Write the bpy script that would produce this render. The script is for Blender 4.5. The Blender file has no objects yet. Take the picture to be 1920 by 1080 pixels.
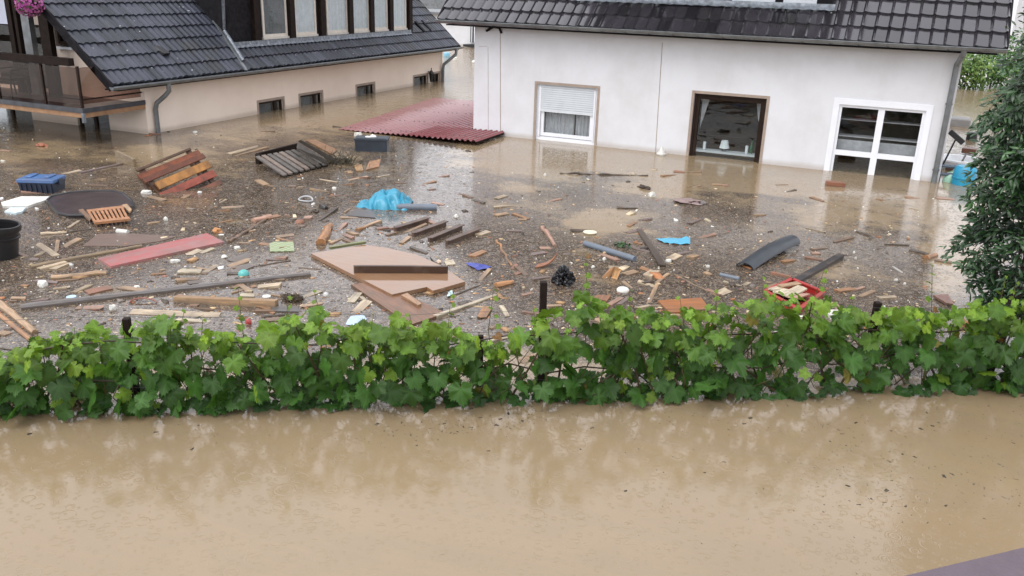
import bpy, bmesh, math, random
import numpy as np
from mathutils import Vector, Matrix, noise as mnoise
R_ = math.radians
rnd = random.Random(7)
sc = bpy.context.scene
col = sc.collection

# ------------------------------------------------------------------ camera
FPX, PITCH, ROLL, YAW, CAMH = 1609.47, .343432, .031584, -.409914, 3.7
_f = Vector((math.sin(YAW)*math.cos(PITCH), math.cos(YAW)*math.cos(PITCH), -math.sin(PITCH)))
_r = Vector((math.cos(YAW), -math.sin(YAW), 0)); _u = _r.cross(_f)
RT = _r*math.cos(ROLL) + _u*math.sin(ROLL); UP = -_r*math.sin(ROLL) + _u*math.cos(ROLL); FW = _f
CAM = Vector((0, 0, CAMH))
cd = bpy.data.cameras.new('camera'); cam = bpy.data.objects.new('camera', cd); col.objects.link(cam)
cam.matrix_world = Matrix(((RT.x, UP.x, -FW.x, 0), (RT.y, UP.y, -FW.y, 0), (RT.z, UP.z, -FW.z, CAMH), (0, 0, 0, 1)))
cd.sensor_width = 36; cd.lens = 36*FPX/1920; cd.clip_end = 2000; cd.clip_start = .05
sc.camera = cam

# ------------------------------------------------------------------ sky, sun, exposure
SUN_EL, SUN_ROT = R_(58), R_(200)
world = bpy.data.worlds.new('World'); sc.world = world; world.use_nodes = True
wn = world.node_tree; wn.nodes.clear()
wo = wn.nodes.new('ShaderNodeOutputWorld'); bg = wn.nodes.new('ShaderNodeBackground')
sky = wn.nodes.new('ShaderNodeTexSky'); sky.sky_type = 'NISHITA'; sky.sun_disc = False
sky.sun_elevation = SUN_EL; sky.sun_rotation = SUN_ROT; sky.air_density = 1.0; sky.dust_density = 4.0; sky.ozone_density = 1.0
hs = wn.nodes.new('ShaderNodeHueSaturation'); hs.inputs['Saturation'].default_value = .12
mxw = wn.nodes.new('ShaderNodeMixRGB'); mxw.inputs[0].default_value = .55; mxw.inputs[2].default_value = (8.6, 8.7, 9.4, 1)
wn.links.new(sky.outputs[0], hs.inputs['Color']); wn.links.new(hs.outputs[0], mxw.inputs[1])
wn.links.new(mxw.outputs[0], bg.inputs['Color']); bg.inputs['Strength'].default_value = .15
wn.links.new(bg.outputs[0], wo.inputs[0])
sl = bpy.data.lights.new('sun', 'SUN'); sl.energy = .6; sl.angle = R_(40); sl.color = (1, .97, .93)
so = bpy.data.objects.new('sun', sl); col.objects.link(so); so.location = (0, 0, 30)
# Nishita rotation: sun direction = (sin(rot), cos(rot)) in x,y
sd = Vector((math.sin(SUN_ROT)*math.cos(SUN_EL), math.cos(SUN_ROT)*math.cos(SUN_EL), math.sin(SUN_EL)))
so.rotation_euler = sd.to_track_quat('Z', 'Y').to_euler()
sc.view_settings.view_transform = 'Standard'; sc.view_settings.look = 'None'
sc.view_settings.exposure = .62; sc.view_settings.gamma = 1

# ------------------------------------------------------------------ picture -> place helpers
def ray(x, y): return RT*((x-960)/FPX) + UP*((540-y)/FPX) + FW
def W(x, y, z=0.):
    d = ray(x, y); return CAM + d*((z-CAMH)/d.z)
def PX(x, y, X): d = ray(x, y); return CAM + d*(X/d.x)
def PY(x, y, Y): d = ray(x, y); return CAM + d*(Y/d.y)
def ppm(x, y): return FPX/((W(x, y)-CAM).dot(FW))          # picture pixels per metre on the water there

# ------------------------------------------------------------------ mesh helpers
WL = {}                                                     # world location of parents
class MB:
    def __init__(s): s.v = []; s.f = []; s.m = []; s.c = []
    def add(s, vs, fs, mi=0, c=None):
        o = len(s.v); s.v += [tuple(p) for p in vs]; s.f += [tuple(i+o for i in f) for f in fs]; s.m += [mi]*len(fs)
        if c is not None: s.c += [c]*len(vs)
    def hexa(s, p, mi=0, c=None):                           # 8 points: bottom 4, top 4
        s.add(p, [(3,2,1,0), (4,5,6,7), (0,1,5,4), (1,2,6,5), (2,3,7,6), (3,0,4,7)], mi, c)
    def box(s, a, b, mi=0, c=None):
        x0,y0,z0 = a; x1,y1,z1 = b
        s.hexa([(x0,y0,z0),(x1,y0,z0),(x1,y1,z0),(x0,y1,z0),(x0,y0,z1),(x1,y0,z1),(x1,y1,z1),(x0,y1,z1)], mi, c)
    def bar(s, a, b, w, h, up=Vector((0,0,1)), mi=0, c=None):    # box along a-b
        a = Vector(a); b = Vector(b); d = (b-a).normalized(); up = Vector((0,1,0)) if abs(d.dot(Vector(up).normalized())) > .995 else Vector(up); sd_ = d.cross(up).normalized(); u = sd_.cross(d)
        p = []
        for hh in (-h/2, h/2):
            for q, sg in ((a,-1),(b,-1),(b,1),(a,1)): p.append(q + sd_*(sg*w/2) + u*hh)
        s.hexa(p, mi, c)
    def tube(s, pts, r, n=8, mi=0, c=None, cap=True):
        pts = [Vector(p) for p in pts]; rs = r if isinstance(r, (list, tuple)) else [r]*len(pts)
        vs = []; fs = []; prev = None
        for i, p in enumerate(pts):
            d = (pts[min(i+1, len(pts)-1)] - pts[max(i-1, 0)]).normalized()
            if prev is None: x = d.orthogonal().normalized()
            else: x = (prev - d*prev.dot(d)); x = x.normalized() if x.length > 1e-6 else d.orthogonal().normalized()
            prev = x; y = d.cross(x)
            for k in range(n):
                a = 2*math.pi*k/n; vs.append(p + (x*math.cos(a) + y*math.sin(a))*rs[i])
        for i in range(len(pts)-1):
            for k in range(n): fs.append((i*n+k, i*n+(k+1)%n, (i+1)*n+(k+1)%n, (i+1)*n+k))
        if cap: fs.append(tuple(range(n-1, -1, -1))); fs.append(tuple((len(pts)-1)*n+k for k in range(n)))
        s.add(vs, fs, mi, c)
    def lathe(s, prof, cen=(0,0,0), n=24, mi=0, c=None, axis=None):   # prof: (r,z)
        vs = []; fs = []
        for r, z in prof:
            for k in range(n):
                a = 2*math.pi*k/n; vs.append(Vector((r*math.cos(a), r*math.sin(a), z)))
        if axis is not None:
            q = Vector(axis).to_track_quat('Z', 'Y'); vs = [q @ v for v in vs]
        cen = Vector(cen); vs = [v + cen for v in vs]
        for i in range(len(prof)-1):
            for k in range(n): fs.append((i*n+k, i*n+(k+1)%n, (i+1)*n+(k+1)%n, (i+1)*n+k))
        s.add(vs, fs, mi, c)
    def poly(s, pts, t, mi=0, c=None):                      # slab under a polygon given in 3-D
        pts = [Vector(p) for p in pts]; n = len(pts)
        s.add(pts + [p - Vector((0,0,t)) for p in pts], [tuple(range(n)), tuple(range(2*n-1, n-1, -1))] +
              [(i, n+i, n+(i+1)%n, (i+1)%n) for i in range(n)], mi, c)
    def obj(s, name, mats, parent=None, smooth=False, bevel=0, loc=None, rot=None, color=None, local=False, weld=False):
        if not isinstance(mats, (list, tuple)): mats = [mats]
        V = np.array([tuple(p) for p in s.v], dtype=float).reshape(-1, 3)
        if local: c = Vector((0,0,0)) if loc is None else Vector(loc)
        else:
            c = Vector((V.min(0)+V.max(0))/2); c.z = float(V[:, 2].min()); V = V - np.array(c)
        me = bpy.data.meshes.new(name); me.from_pydata(V.tolist(), [], s.f)
        for m in mats: me.materials.append(m)
        me.polygons.foreach_set('material_index', s.m)
        if len(s.c) == len(s.v) and s.c:
            at = me.color_attributes.new('Col', 'FLOAT_COLOR', 'POINT')
            at.data.foreach_set('color', np.array([(*k[:3], 1) for k in s.c], dtype=float).ravel())
        bm = bmesh.new(); bm.from_mesh(me)
        if weld: bmesh.ops.remove_doubles(bm, verts=bm.verts, dist=1e-5)
        bmesh.ops.recalc_face_normals(bm, faces=bm.faces) if not getattr(s, 'keepn', False) else None
        if bevel: bmesh.ops.bevel(bm, geom=list(bm.edges), offset=bevel, segments=1, affect='EDGES', clamp_overlap=True)
        bm.to_mesh(me); bm.free()
        if smooth:
            me.polygons.foreach_set('use_smooth', [True]*len(me.polygons))
            try: me.set_sharp_from_angle(angle=R_(38))
            except Exception: pass
        o = bpy.data.objects.new(name, me); col.objects.link(o)
        pw = Vector((0,0,0))
        if parent is not None: o.parent = parent; pw = WL[parent.name]
        o.location = c - pw
        if rot is not None: o.rotation_euler = rot
        if color is not None: o.color = (*color[:3], 1)
        WL[o.name] = c.copy()
        return o
def empty(name, loc):
    o = bpy.data.objects.new(name, None); o.empty_display_size = .2; col.objects.link(o); o.location = loc; WL[o.name] = Vector(loc); return o
def tag(o, label, cat, group=None, kind=None):
    if label: o['label'] = label
    if cat: o['category'] = cat
    if group: o['group'] = group
    if kind: o['kind'] = kind
    return o
def thing(name, label, cat, loc, group=None): return tag(empty(name, loc), label, cat, group)

# ------------------------------------------------------------------ materials
class NT:
    def __init__(s, name):
        s.m = bpy.data.materials.new(name); s.m.use_nodes = True; s.n = s.m.node_tree.nodes; s.l = s.m.node_tree.links
        s.b = s.n['Principled BSDF']
    def new(s, t, **kw):
        n = s.n.new('ShaderNode'+t)
        for k, v in kw.items(): setattr(n, k, v)
        return n
    def put(s, sock, v):
        if isinstance(v, bpy.types.NodeSocket): s.l.new(v, sock)
        else: sock.default_value = (*v, 1) if isinstance(v, tuple) and len(v) == 3 and sock.type == 'RGBA' else v
    def math(s, op, a, b=None, c=None, clamp=False):
        n = s.new('Math', operation=op, use_clamp=clamp); s.put(n.inputs[0], a)
        if b is not None: s.put(n.inputs[1], b)
        if c is not None: s.put(n.inputs[2], c)
        return n.outputs[0]
    def mix(s, f, a, b, mode='MIX'):
        n = s.new('MixRGB', blend_type=mode); s.put(n.inputs[0], f); s.put(n.inputs[1], a); s.put(n.inputs[2], b); return n.outputs[0]
    def ramp(s, f, stops):
        n = s.new('ValToRGB'); s.put(n.inputs[0], f); e = n.color_ramp.elements
        while len(e) < len(stops): e.new(.5)
        for k, (p, c) in enumerate(stops): e[k].position = p; e[k].color = (c, c, c, 1) if not isinstance(c, tuple) else (*c, 1)
        return n.outputs[0]
    def co(s, scale=(1,1,1), kind='Object', shift=False):
        t = s.new('TexCoord'); m = s.new('Mapping'); s.l.new(t.outputs[kind], m.inputs[0]); m.inputs['Scale'].default_value = scale
        if shift:
            oi = s.new('ObjectInfo'); v = s.new('CombineXYZ'); k = s.math('MULTIPLY', oi.outputs['Random'], 37.)
            for i in range(3): s.l.new(k, v.inputs[i])
            s.l.new(v.outputs[0], m.inputs['Location'])
        return m.outputs[0]
    def noise(s, co, scale=5., detail=4., rough=.55, dist=0.):
        n = s.new('TexNoise'); s.l.new(co, n.inputs['Vector']); n.inputs['Scale'].default_value = scale
        n.inputs['Detail'].default_value = detail; n.inputs['Roughness'].default_value = rough; n.inputs['Distortion'].default_value = dist
        return n.outputs['Fac']
    def voro(s, co, scale=5., feature='F1', dims='3D', rand=1.):
        n = s.new('TexVoronoi', feature=feature, voronoi_dimensions=dims); s.l.new(co, n.inputs['Vector']); n.inputs['Scale'].default_value = scale
        n.inputs['Randomness'].default_value = rand; return n
    def bump(s, h, strength=.3, dist=.01, nrm=None):
        n = s.new('Bump'); s.put(n.inputs['Height'], h); s.put(n.inputs['Strength'], strength); n.inputs['Distance'].default_value = dist
        if nrm: s.l.new(nrm, n.inputs['Normal'])
        return n.outputs[0]
    def out(s, color=None, rough=None, nrm=None, spec=None, metal=None, coat=None):
        if color is not None: s.put(s.b.inputs['Base Color'], color)
        if rough is not None: s.put(s.b.inputs['Roughness'], rough)
        if nrm is not None: s.l.new(nrm, s.b.inputs['Normal'])
        if spec is not None: s.put(s.b.inputs['Specular IOR Level'], spec)
        if metal is not None: s.put(s.b.inputs['Metallic'], metal)
        if coat is not None: s.put(s.b.inputs['Coat Weight'], coat); s.put(s.b.inputs['Coat Roughness'], .12)
        return s.m
def paint(name, c, rough=.5, var=.12, scale=6., bump=.1, metal=0., spec=.5, dirt=None, dirt_amt=.5):
    t = NT(name); co = t.co(shift=True); n = t.noise(co, scale, 5)
    cc = t.mix(t.ramp(n, [(.3, 0.), (.7, 1.)]), tuple(x*(1-var) for x in c), tuple(min(1, x*(1+var)) for x in c))
    if dirt: cc = t.mix(t.math('MULTIPLY', t.ramp(t.noise(co, scale*.6, 8, .7), [(.48, 0.), (.7, 1.)]), dirt_amt), cc, dirt)
    f = t.noise(co, scale*12, 3)
    return t.out(cc, rough, t.bump(f, bump, .004), spec, metal)
def wood_obj():                                             # colour from the object, grain along local X
    t = NT('wet_wood'); oi = t.new('ObjectInfo'); co = t.co((1.2, 14, 14), shift=True); co2 = t.co((1, 1, 1), shift=True)
    g = t.noise(co, 3., 6, .6, .6); k = t.noise(co2, 3.5, 5, .6)
    c = t.mix(t.ramp(g, [(.3, 1.), (.68, 0.)]), oi.outputs['Color'], t.mix(.62, oi.outputs['Color'], (.035, .022, .014)))
    c = t.mix(t.math('MULTIPLY', t.ramp(k, [(.52, 0.), (.72, 1.)]), .5), c, (.16, .12, .09))
    gp = t.new('NewGeometry'); sp = t.new('SeparateXYZ'); t.l.new(gp.outputs['Position'], sp.inputs[0]); lo = t.math('SUBTRACT', 1., t.math('DIVIDE', t.math('ADD', sp.outputs[2], t.math('MULTIPLY_ADD', k, -.05, .02)), .03), clamp=True)
    c = t.mix(t.math('MULTIPLY', lo, .55), c, (.11, .083, .06))
    return t.out(c, t.math('MULTIPLY_ADD', k, .35, .2), t.bump(g, .35, .004), .5)
def plain_obj(name, rough, var=.25, bump=.2, spec=.5):
    t = NT(name); oi = t.new('ObjectInfo'); co = t.co(shift=True); n = t.noise(co, 7., 6, .65)
    c = t.mix(t.math('MULTIPLY', t.ramp(n, [(.45, 0.), (.72, 1.)]), var*2), oi.outputs['Color'], t.mix(.7, oi.outputs['Color'], (.12, .09, .06)))
    return t.out(c, rough, t.bump(t.noise(co, 30., 3), bump, .004), spec)
def attr_mat(name, rough, spec=.4, bump=0., transl=0.):
    t = NT(name); a = t.new('Attribute', attribute_name='Col')
    c = a.outputs['Color']
    if bump:
        co = t.co(); n = t.noise(co, 22., 4)
        c = t.mix(t.math('MULTIPLY', n, .5), c, t.mix(.5, c, (.01, .02, .005)))
        t.out(c, rough, t.bump(n, bump, .004), spec)
    else: t.out(c, rough, None, spec)
    if transl:
        tr = t.new('BsdfTranslucent'); t.l.new(t.mix(1., c, (1.25, 1.35, .6), 'MULTIPLY'), tr.inputs[0])
        ms = t.new('MixShader'); ms.inputs[0].default_value = transl
        t.l.new(t.b.outputs[0], ms.inputs[1]); t.l.new(tr.outputs[0], ms.inputs[2]); t.l.new(ms.outputs[0], t.n['Material Output'].inputs[0])
    return t.m
def glass(name, tint=(.8, .82, .82), rough=.02, refl=1.5):
    t = NT(name); gl = t.new('BsdfGlossy'); gl.inputs['Roughness'].default_value = rough; tr = t.new('BsdfTransparent'); t.put(tr.inputs[0], tint)
    g = t.new('NewGeometry'); dp = t.new('VectorMath', operation='DOT_PRODUCT'); t.l.new(g.outputs['Normal'], dp.inputs[0]); t.l.new(g.outputs['Incoming'], dp.inputs[1])
    fr = t.math('MULTIPLY_ADD', t.math('POWER', t.math('SUBTRACT', 1., t.math('ABSOLUTE', dp.outputs['Value'])), 5.), .9, .045)
    co = t.co(); t.l.new(t.bump(t.noise(co, 1.5, 2), .12, .01), gl.inputs['Normal'])
    ms = t.new('MixShader'); t.l.new(fr, ms.inputs[0]); t.l.new(tr.outputs[0], ms.inputs[1]); t.l.new(gl.outputs[0], ms.inputs[2])
    t.l.new(ms.outputs[0], t.n['Material Output'].inputs[0]); return t.m
def stucco(name, c, dirt):
    t = NT(name); co = t.co(); n = t.noise(co, 1.1, 6, .6); f = t.noise(co, 38., 3, .6); v = t.noise(t.co((3., 3., .35)), 1.2, 6, .65)
    cc = t.mix(t.math('MULTIPLY', t.ramp(n, [(.42, 0.), (.72, 1.)]), .35), c, dirt)
    cc = t.mix(t.math('MULTIPLY', t.ramp(v, [(.52, 0.), (.75, 1.)]), .12), cc, dirt)
    # damp, silty tide line just above the flood
    sx = t.new('SeparateXYZ'); g = t.new('NewGeometry'); t.l.new(g.outputs['Position'], sx.inputs[0])
    w = t.math('SUBTRACT', 1., t.math('DIVIDE', t.math('ADD', sx.outputs[2], t.math('MULTIPLY', n, -.08)), .10), clamp=True)
    cc = t.mix(t.math('MULTIPLY', w, .45), cc, (.34, .27, .20))
    return t.out(cc, .85, t.bump(f, .35, .006), .3)
M = {}
M['wood'] = wood_obj(); M['plastic'] = plain_obj('plain_plastic', .32, .2, .1); M['matt'] = plain_obj('matt_lump', .7, .3, .5)
M['stucco_w'] = stucco('white_render', (.69, .70, .725), (.47, .445, .43)); M['stucco_c'] = stucco('cream_render', (.88, .76, .65), (.68, .56, .46))
M['zinc'] = paint('zinc_gutter', (.20, .215, .225), .42, .2, 5., .1, .5, dirt=(.10, .09, .08))
M['lead'] = paint('lead_flashing', (.17, .19, .215), .4, .5, 12., .8, .3)
M['dark_wood'] = paint('dark_stained_timber', (.018, .012, .010), .6, .3, 8., .2, 0., .10)
M['slate'] = paint('dark_slate_cladding', (.016, .015, .017), .7, .4, 10., .4, 0., .08)
M['white_pvc'] = paint('white_window_frame', (.80, .82, .86), .35, .03, 4., .03)
M['brown_frame'] = paint('brown_window_frame', (.024, .014, .010), .5, .3, 6., .1, 0., .15)
M['trim'] = paint('beige_reveal', (.34, .27, .22), .7, .15, 6., .2)
M['cream_frame'] = paint('cream_sash', (.64, .60, .53), .5, .1, 6., .1)
M['shutter'] = paint('grey_roller_shutter', (.62, .66, .69), .5, .05, 5., .05)
M['curtain'] = paint('net_curtain', (.80, .85, .88), .9, .1, 6., .1)
M['curtain_g'] = paint('grey_curtain', (.52, .52, .55), .9, .15, 8., .2)
M['curtain_d'] = paint('dim_curtain', (.16, .17, .18), .9, .15, 8., .2)
M['interior'] = paint('dim_interior', (.10, .09, .08), .9, .2, 2., .05)
M['glass'] = glass('window_glass', (.88, .90, .90), .015, 1.5); M['glass_b'] = glass('smoked_glass', (.66, .58, .54), .03, 1.5)
M['tan_wood'] = paint('tan_fascia_board', (.30, .17, .09), .55, .25, 7., .2)
M['deck_strip'] = paint('dark_metal_edge', (.07, .075, .085), .35, .25, 6., .1, .4)
M['mauve'] = paint('mauve_painted_cap', (.115, .086, .105), .5, .12, 14., .25, 0., .35, dirt=(.075,.06,.07), dirt_amt=.6)
M['concrete'] = paint('grey_concrete', (.30, .29, .28), .8, .15, 4., .3)
M['black'] = paint('black_plastic', (.012, .012, .013), .4, .3, 6., .1)
M['bark'] = paint('dark_bark', (.030, .022, .016), .85, .4, 14., .8)
M['leaf'] = attr_mat('vine_leaf', .48, .35, .25, .30); M['treeleaf'] = attr_mat('shrub_leaf', .30, .5, .0, .10)
M['chips'] = attr_mat('floating_chips', .5, .4); M['petal'] = attr_mat('flower_petal', .6, .3, 0, .25)
M['wire'] = paint('weathered_wire', (.10, .11, .10), .5, .2, 6., .1, .6)
def tile_mat(name, ca, cb, rough, spots):
    t = NT(name); a = t.new('Attribute', attribute_name='Col'); co = t.co(); n = t.noise(co, 5., 6, .65)
    c = t.mix(a.outputs['Fac'], tuple(x*.8 for x in ca), tuple(x*1.12 for x in cb)); ms_ = t.noise(co, 1.1, 7, .7); c = t.mix(t.math('MULTIPLY', t.ramp(ms_, [(.54, 0.), (.70, 1.)]), .55), c, (.040, .042, .030)); c = t.mix(t.math('MULTIPLY', t.ramp(n, [(.5, 0.), (.75, 1.)]), .5), c, tuple(x*.55 for x in ca))
    vn = t.voro(co, 7.); sp = t.math('LESS_THAN', vn.outputs['Distance'], .13)
    sx = t.new('SeparateColor'); t.l.new(vn.outputs['Color'], sx.inputs[0]); sp = t.math('MULTIPLY', sp, t.math('LESS_THAN', sx.outputs[0], spots))
    c = t.mix(t.math('MULTIPLY', sp, .7), c, (.4, .41, .42))
    return t.out(c, t.math('MULTIPLY_ADD', n, .3, rough), t.bump(t.noise(co, 60., 3), .15, .003), .5 if rough > .1 else .7, None, None if rough > .1 else .75)
M['tile_l'] = tile_mat('slate_grey_tile', (.024, .027, .038), (.050, .054, .073), .25, .22)
M['tile_r'] = tile_mat('glazed_dark_tile', (.020, .018, .022), (.042, .038, .046), .07, .015)
def red_metal():
    t = NT('red_corrugated_sheet'); co = t.co(); n = t.noise(co, 1.6, 6, .6)
    g = t.new('NewGeometry'); sx = t.new('SeparateXYZ'); t.l.new(g.outputs['Position'], sx.inputs[0])
    silt = t.math('ADD', t.math('MULTIPLY_ADD', sx.outputs[0], -.42, -4.85), t.math('MULTIPLY', n, .7), clamp=True)
    c = t.mix(t.math('MULTIPLY', silt, .75), t.mix(n, (.16, .028, .033), (.25, .055, .06)), (.36, .18, .17))
    return t.out(c, t.math('MULTIPLY_ADD', n, .22, .12), t.bump(t.noise(co, 6., 4), .1, .004), .5)
M['red'] = red_metal()
# ------------------------------------------------------------------ flood water, one sheet to the horizon
FP0 = Vector((-6.65, 4.28, 0)); FD = (Vector((1.6, 9.15, 0))-FP0).normalized(); FN = Vector((-FD.y, FD.x, 0)); FP0 = FP0 + FN*.14   # fence line
XL, YF = -16.18, 19.79                                       # facade planes of the two houses
def to_px(P):
    q = P - np.array(CAM); d = q @ np.array(FW); return 960 + FPX*(q @ np.array(RT))/d, 540 - FPX*(q @ np.array(UP))/d, d
def fbm(x, y, f, o=4):
    return np.array([mnoise.fractal(Vector((a*f, b*f, 3.7)), .6, 2.1, o) for a, b in zip(x.ravel(), y.ravel())]).reshape(x.shape)
def sstep(a, b, x): t = np.clip((x-a)/(b-a), 0, 1); return t*t*(3-2*t)
CLEAR = [(1105,425,75,22,.6),(1190,405,60,20,.4),(1010,300,120,26,.5),(1560,400,120,45,.30),(850,300,60,25,.15),(330,290,90,18,.35),(60,300,120,30,.3),(1130,395,50,16,.35),(1570,505,70,20,.35),(1330,445,120,14,.25),(1040,330,60,18,.25),(120,500,70,14,.3),(230,540,70,14,.25),(1640,540,40,16,.25),(1790,475,55,95,1.0),(1240,350,90,14,.3),(1400,350,70,12,.3),(960,360,60,16,.3),(1250,470,60,10,.2)]
def scum_cover(x, y):                                        # how thick the floating scum lies, by place in the yard
    P = np.stack([x, y, np.zeros_like(x)], -1); u, v, d = to_px(P)
    off = (x-FP0.x)*FN.x + (y-FP0.y)*FN.y
    wall = 245 + .107*(u-897)
    cr = sstep(12, 95, v-wall)*.76 + sstep(95, 230, v-wall)*.24
    cl = .62*sstep(205, 265, v) + .38*sstep(265, 390, v)
    k = sstep(860, 930, u); c = cl*(1-k) + cr*k
    for cx, cy, rx, ry, am in CLEAR: c = c - am*np.exp(-(((u-cx)/rx)**2 + ((v-cy)/ry)**2))
    c = np.where((d > 1) & (off > .25) & (y < YF+.3) & (x > -22) & (x < 6), c*(1-.75*(1-sstep(.5, 1.5, off))*(u < 1150))*(1-sstep(2.2, 4.6, x)), 0)
    return np.clip(c, 0, 1)
def build_water():
    def axis(lo, hi, st): return [-900,-400,-180,-90,-50] + list(np.arange(lo, hi, st)) + [hi, 50, 90, 180, 400, 900]
    xs = np.array(axis(-22, 6, .09)); ys = np.array(axis(3.5, 26, .09)); X, Y = np.meshgrid(xs, ys)
    c = scum_cover(X, Y); fine = (X > -22.1) & (X < 6.1) & (Y > 3) & (Y < 26.1)
    n = np.zeros_like(X); n[fine] = fbm(X[fine], Y[fine], .55, 6)
    st = np.zeros_like(X); st[fine] = fbm(X[fine]*.45+Y[fine]*.1, Y[fine]*1.3, .8, 5)
    a = np.where(c > 0, c*1.05 - .06 + n*.36 + st*.36, 0)
    V = np.stack([X, Y, np.zeros_like(X)], -1).reshape(-1, 3); nx, ny = len(xs), len(ys)
    i = np.arange(nx*ny).reshape(ny, nx); F = np.stack([i[:-1,:-1], i[:-1,1:], i[1:,1:], i[1:,:-1]], -1).reshape(-1, 4)
    me = bpy.data.meshes.new('flood_water'); me.from_pydata(V.tolist(), [], F.tolist())
    at = me.attributes.new('scum', 'FLOAT', 'POINT'); at.data.foreach_set('value', a.ravel())
    t = NT('flood_water'); co = t.co(); s = t.new('Attribute', attribute_name='scum').outputs['Fac']
    big = t.noise(co, .35, 5, .55); med = t.noise(co, 3.2, 6, .62); fin = t.noise(co, 14., 5, .65)
    mud = t.mix(t.ramp(big, [(.3, 0.), (.7, 1.)]), (.295, .219, .134), (.250, .180, .104))
    silt = t.noise(t.co((.5, 1.6, 1.)), .9, 7, .68, 1.2); mud = t.mix(t.math('MULTIPLY', t.ramp(silt, [(.42, 0.), (.68, 1.)]), .38), mud, (.225, .178, .118))
    edge = t.math('ADD', s, t.math('ADD', t.math('MULTIPLY_ADD', med, .75, -.375), t.math('MULTIPLY_ADD', fin, .35, -.175)))
    mask = t.ramp(edge, [(.30, 0.), (.66, 1.)]); thick = t.ramp(edge, [(.5, 0.), (.95, 1.)])
    # scum: sodden bark and wood crumbs
    w1 = t.noise(co, 2.2, 6, .6, .8)
    sc_ = t.mix(t.ramp(w1, [(.35, 0.), (.65, 1.)]), (.055, .040, .029), (.118, .090, .069))
    sc_ = t.mix(thick, (.100, .072, .045), sc_)
    v1 = t.voro(co, 34.); r1 = t.new('SeparateColor'); t.l.new(v1.outputs['Color'], r1.inputs[0])
    v2 = t.voro(co, 80.); r2 = t.new('SeparateColor'); t.l.new(v2.outputs['Color'], r2.inputs[0])
    sc_ = t.mix(t.math('MULTIPLY', t.math('GREATER_THAN', r1.outputs[0], .74), .5), sc_, (.045, .033, .025))
    sc_ = t.mix(t.math('MULTIPLY', t.math('GREATER_THAN', r1.outputs[1], .88), .5), sc_, (.30, .22, .15))
    sc_ = t.mix(t.math('MULTIPLY', t.math('GREATER_THAN', r2.outputs[0], .86), .7), sc_, (.34, .27, .19))
    sc_ = t.mix(t.math('MULTIPLY', t.math('GREATER_THAN', r2.outputs[1], .78), .5), sc_, (.05, .037, .028))
    # rain rings: circular ripples round random drops
    def rings(scale, amt, seedshift):
        m = t.new('Mapping'); t.l.new(co, m.inputs[0]); m.inputs['Location'].default_value = (seedshift, seedshift*.7, 0); v = t.voro(m.outputs[0], scale, dims='2D', rand=1.)
        q = t.new('SeparateColor'); t.l.new(v.outputs['Color'], q.inputs[0])
        tt = t.math('DIVIDE', t.math('SUBTRACT', v.outputs['Distance'], t.math('MULTIPLY_ADD', q.outputs[0], .36, .04)), .055)
        g = t.math('POWER', 2.718, t.math('MULTIPLY', t.math('MULTIPLY', tt, tt), -.6))
        wv = t.math('MULTIPLY', g, t.math('COSINE', t.math('MULTIPLY', tt, 2.6)))
        return t.math('MULTIPLY', t.math('MULTIPLY', wv, t.math('GREATER_THAN', q.outputs[1], .6)), amt)
    h = t.math('ADD', t.math('ADD', rings(5.3, .6, 0.), rings(8.9, .6, 3.3)), rings(16., .55, 8.1))
    sep = t.new('SeparateXYZ'); t.l.new(co, sep.inputs[0])
    far = t.math('SUBTRACT', sep.outputs[1], 20.5); far = t.math('MULTIPLY', far, .5, clamp=True)
    cur = t.math('MULTIPLY', t.noise(t.co((1., .55, 1.)), 5., 4, .6, .6), t.math('MULTIPLY_ADD', far, 22., .05))
    h = t.math('ADD', t.math('ADD', h, cur), t.math('MULTIPLY', t.noise(co, 26., 3, .6), .75))
    hs_ = t.math('MULTIPLY', t.math('ADD', t.math('MULTIPLY', r1.outputs[2], .5), fin), t.math('MULTIPLY', mask, .24))
    nrm = t.bump(t.math('ADD', t.math('MULTIPLY', h, .55), hs_), .32, .006)
    t.out(t.mix(mask, mud, sc_), t.math('MULTIPLY_ADD', mask, .0, .085), nrm)
    t.b.inputs['IOR'].default_value = 1.62
    me.materials.append(t.m); o = bpy.data.objects.new('flood_water', me); col.objects.link(o)
    tag(o, 'muddy brown flood water covering the yard and street', 'water', kind='structure')
build_water()

# ------------------------------------------------------------------ house helpers
def wall(mb, O, U, N, length, z0, z1, holes, depth=.16, mi=0, gable=None):
    """upright wall sheet with real openings and reveals; holes: (u0,u1,z0,z1)"""
    O = Vector(O); U = Vector(U); N = Vector(N); Z = Vector((0,0,1))
    us = sorted({0, length, *[h[0] for h in holes], *[h[1] for h in holes]}); zs = sorted({z0, z1, *[h[2] for h in holes], *[h[3] for h in holes]})
    P = lambda u, z, d=0: O + U*u + Z*z - N*d
    for a, b in zip(us, us[1:]):
        for c, d in zip(zs, zs[1:]):
            um, zm = (a+b)/2, (c+d)/2
            if any(h[0] < um < h[1] and h[2] < zm < h[3] for h in holes): continue
            mb.add([P(a,c), P(b,c), P(b,d), P(a,d)], [(0,1,2,3)], mi)
    for a, b, c, d in holes:
        for q in ([P(a,c),P(a,d),P(a,d,depth),P(a,c,depth)], [P(b,c),P(b,c,depth),P(b,d,depth),P(b,d)], [P(a,d),P(b,d),P(b,d,depth),P(a,d,depth)], [P(a,c),P(a,c,depth),P(b,c,depth),P(b,c)]): mb.add(q, [(0,1,2,3)], mi)
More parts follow.
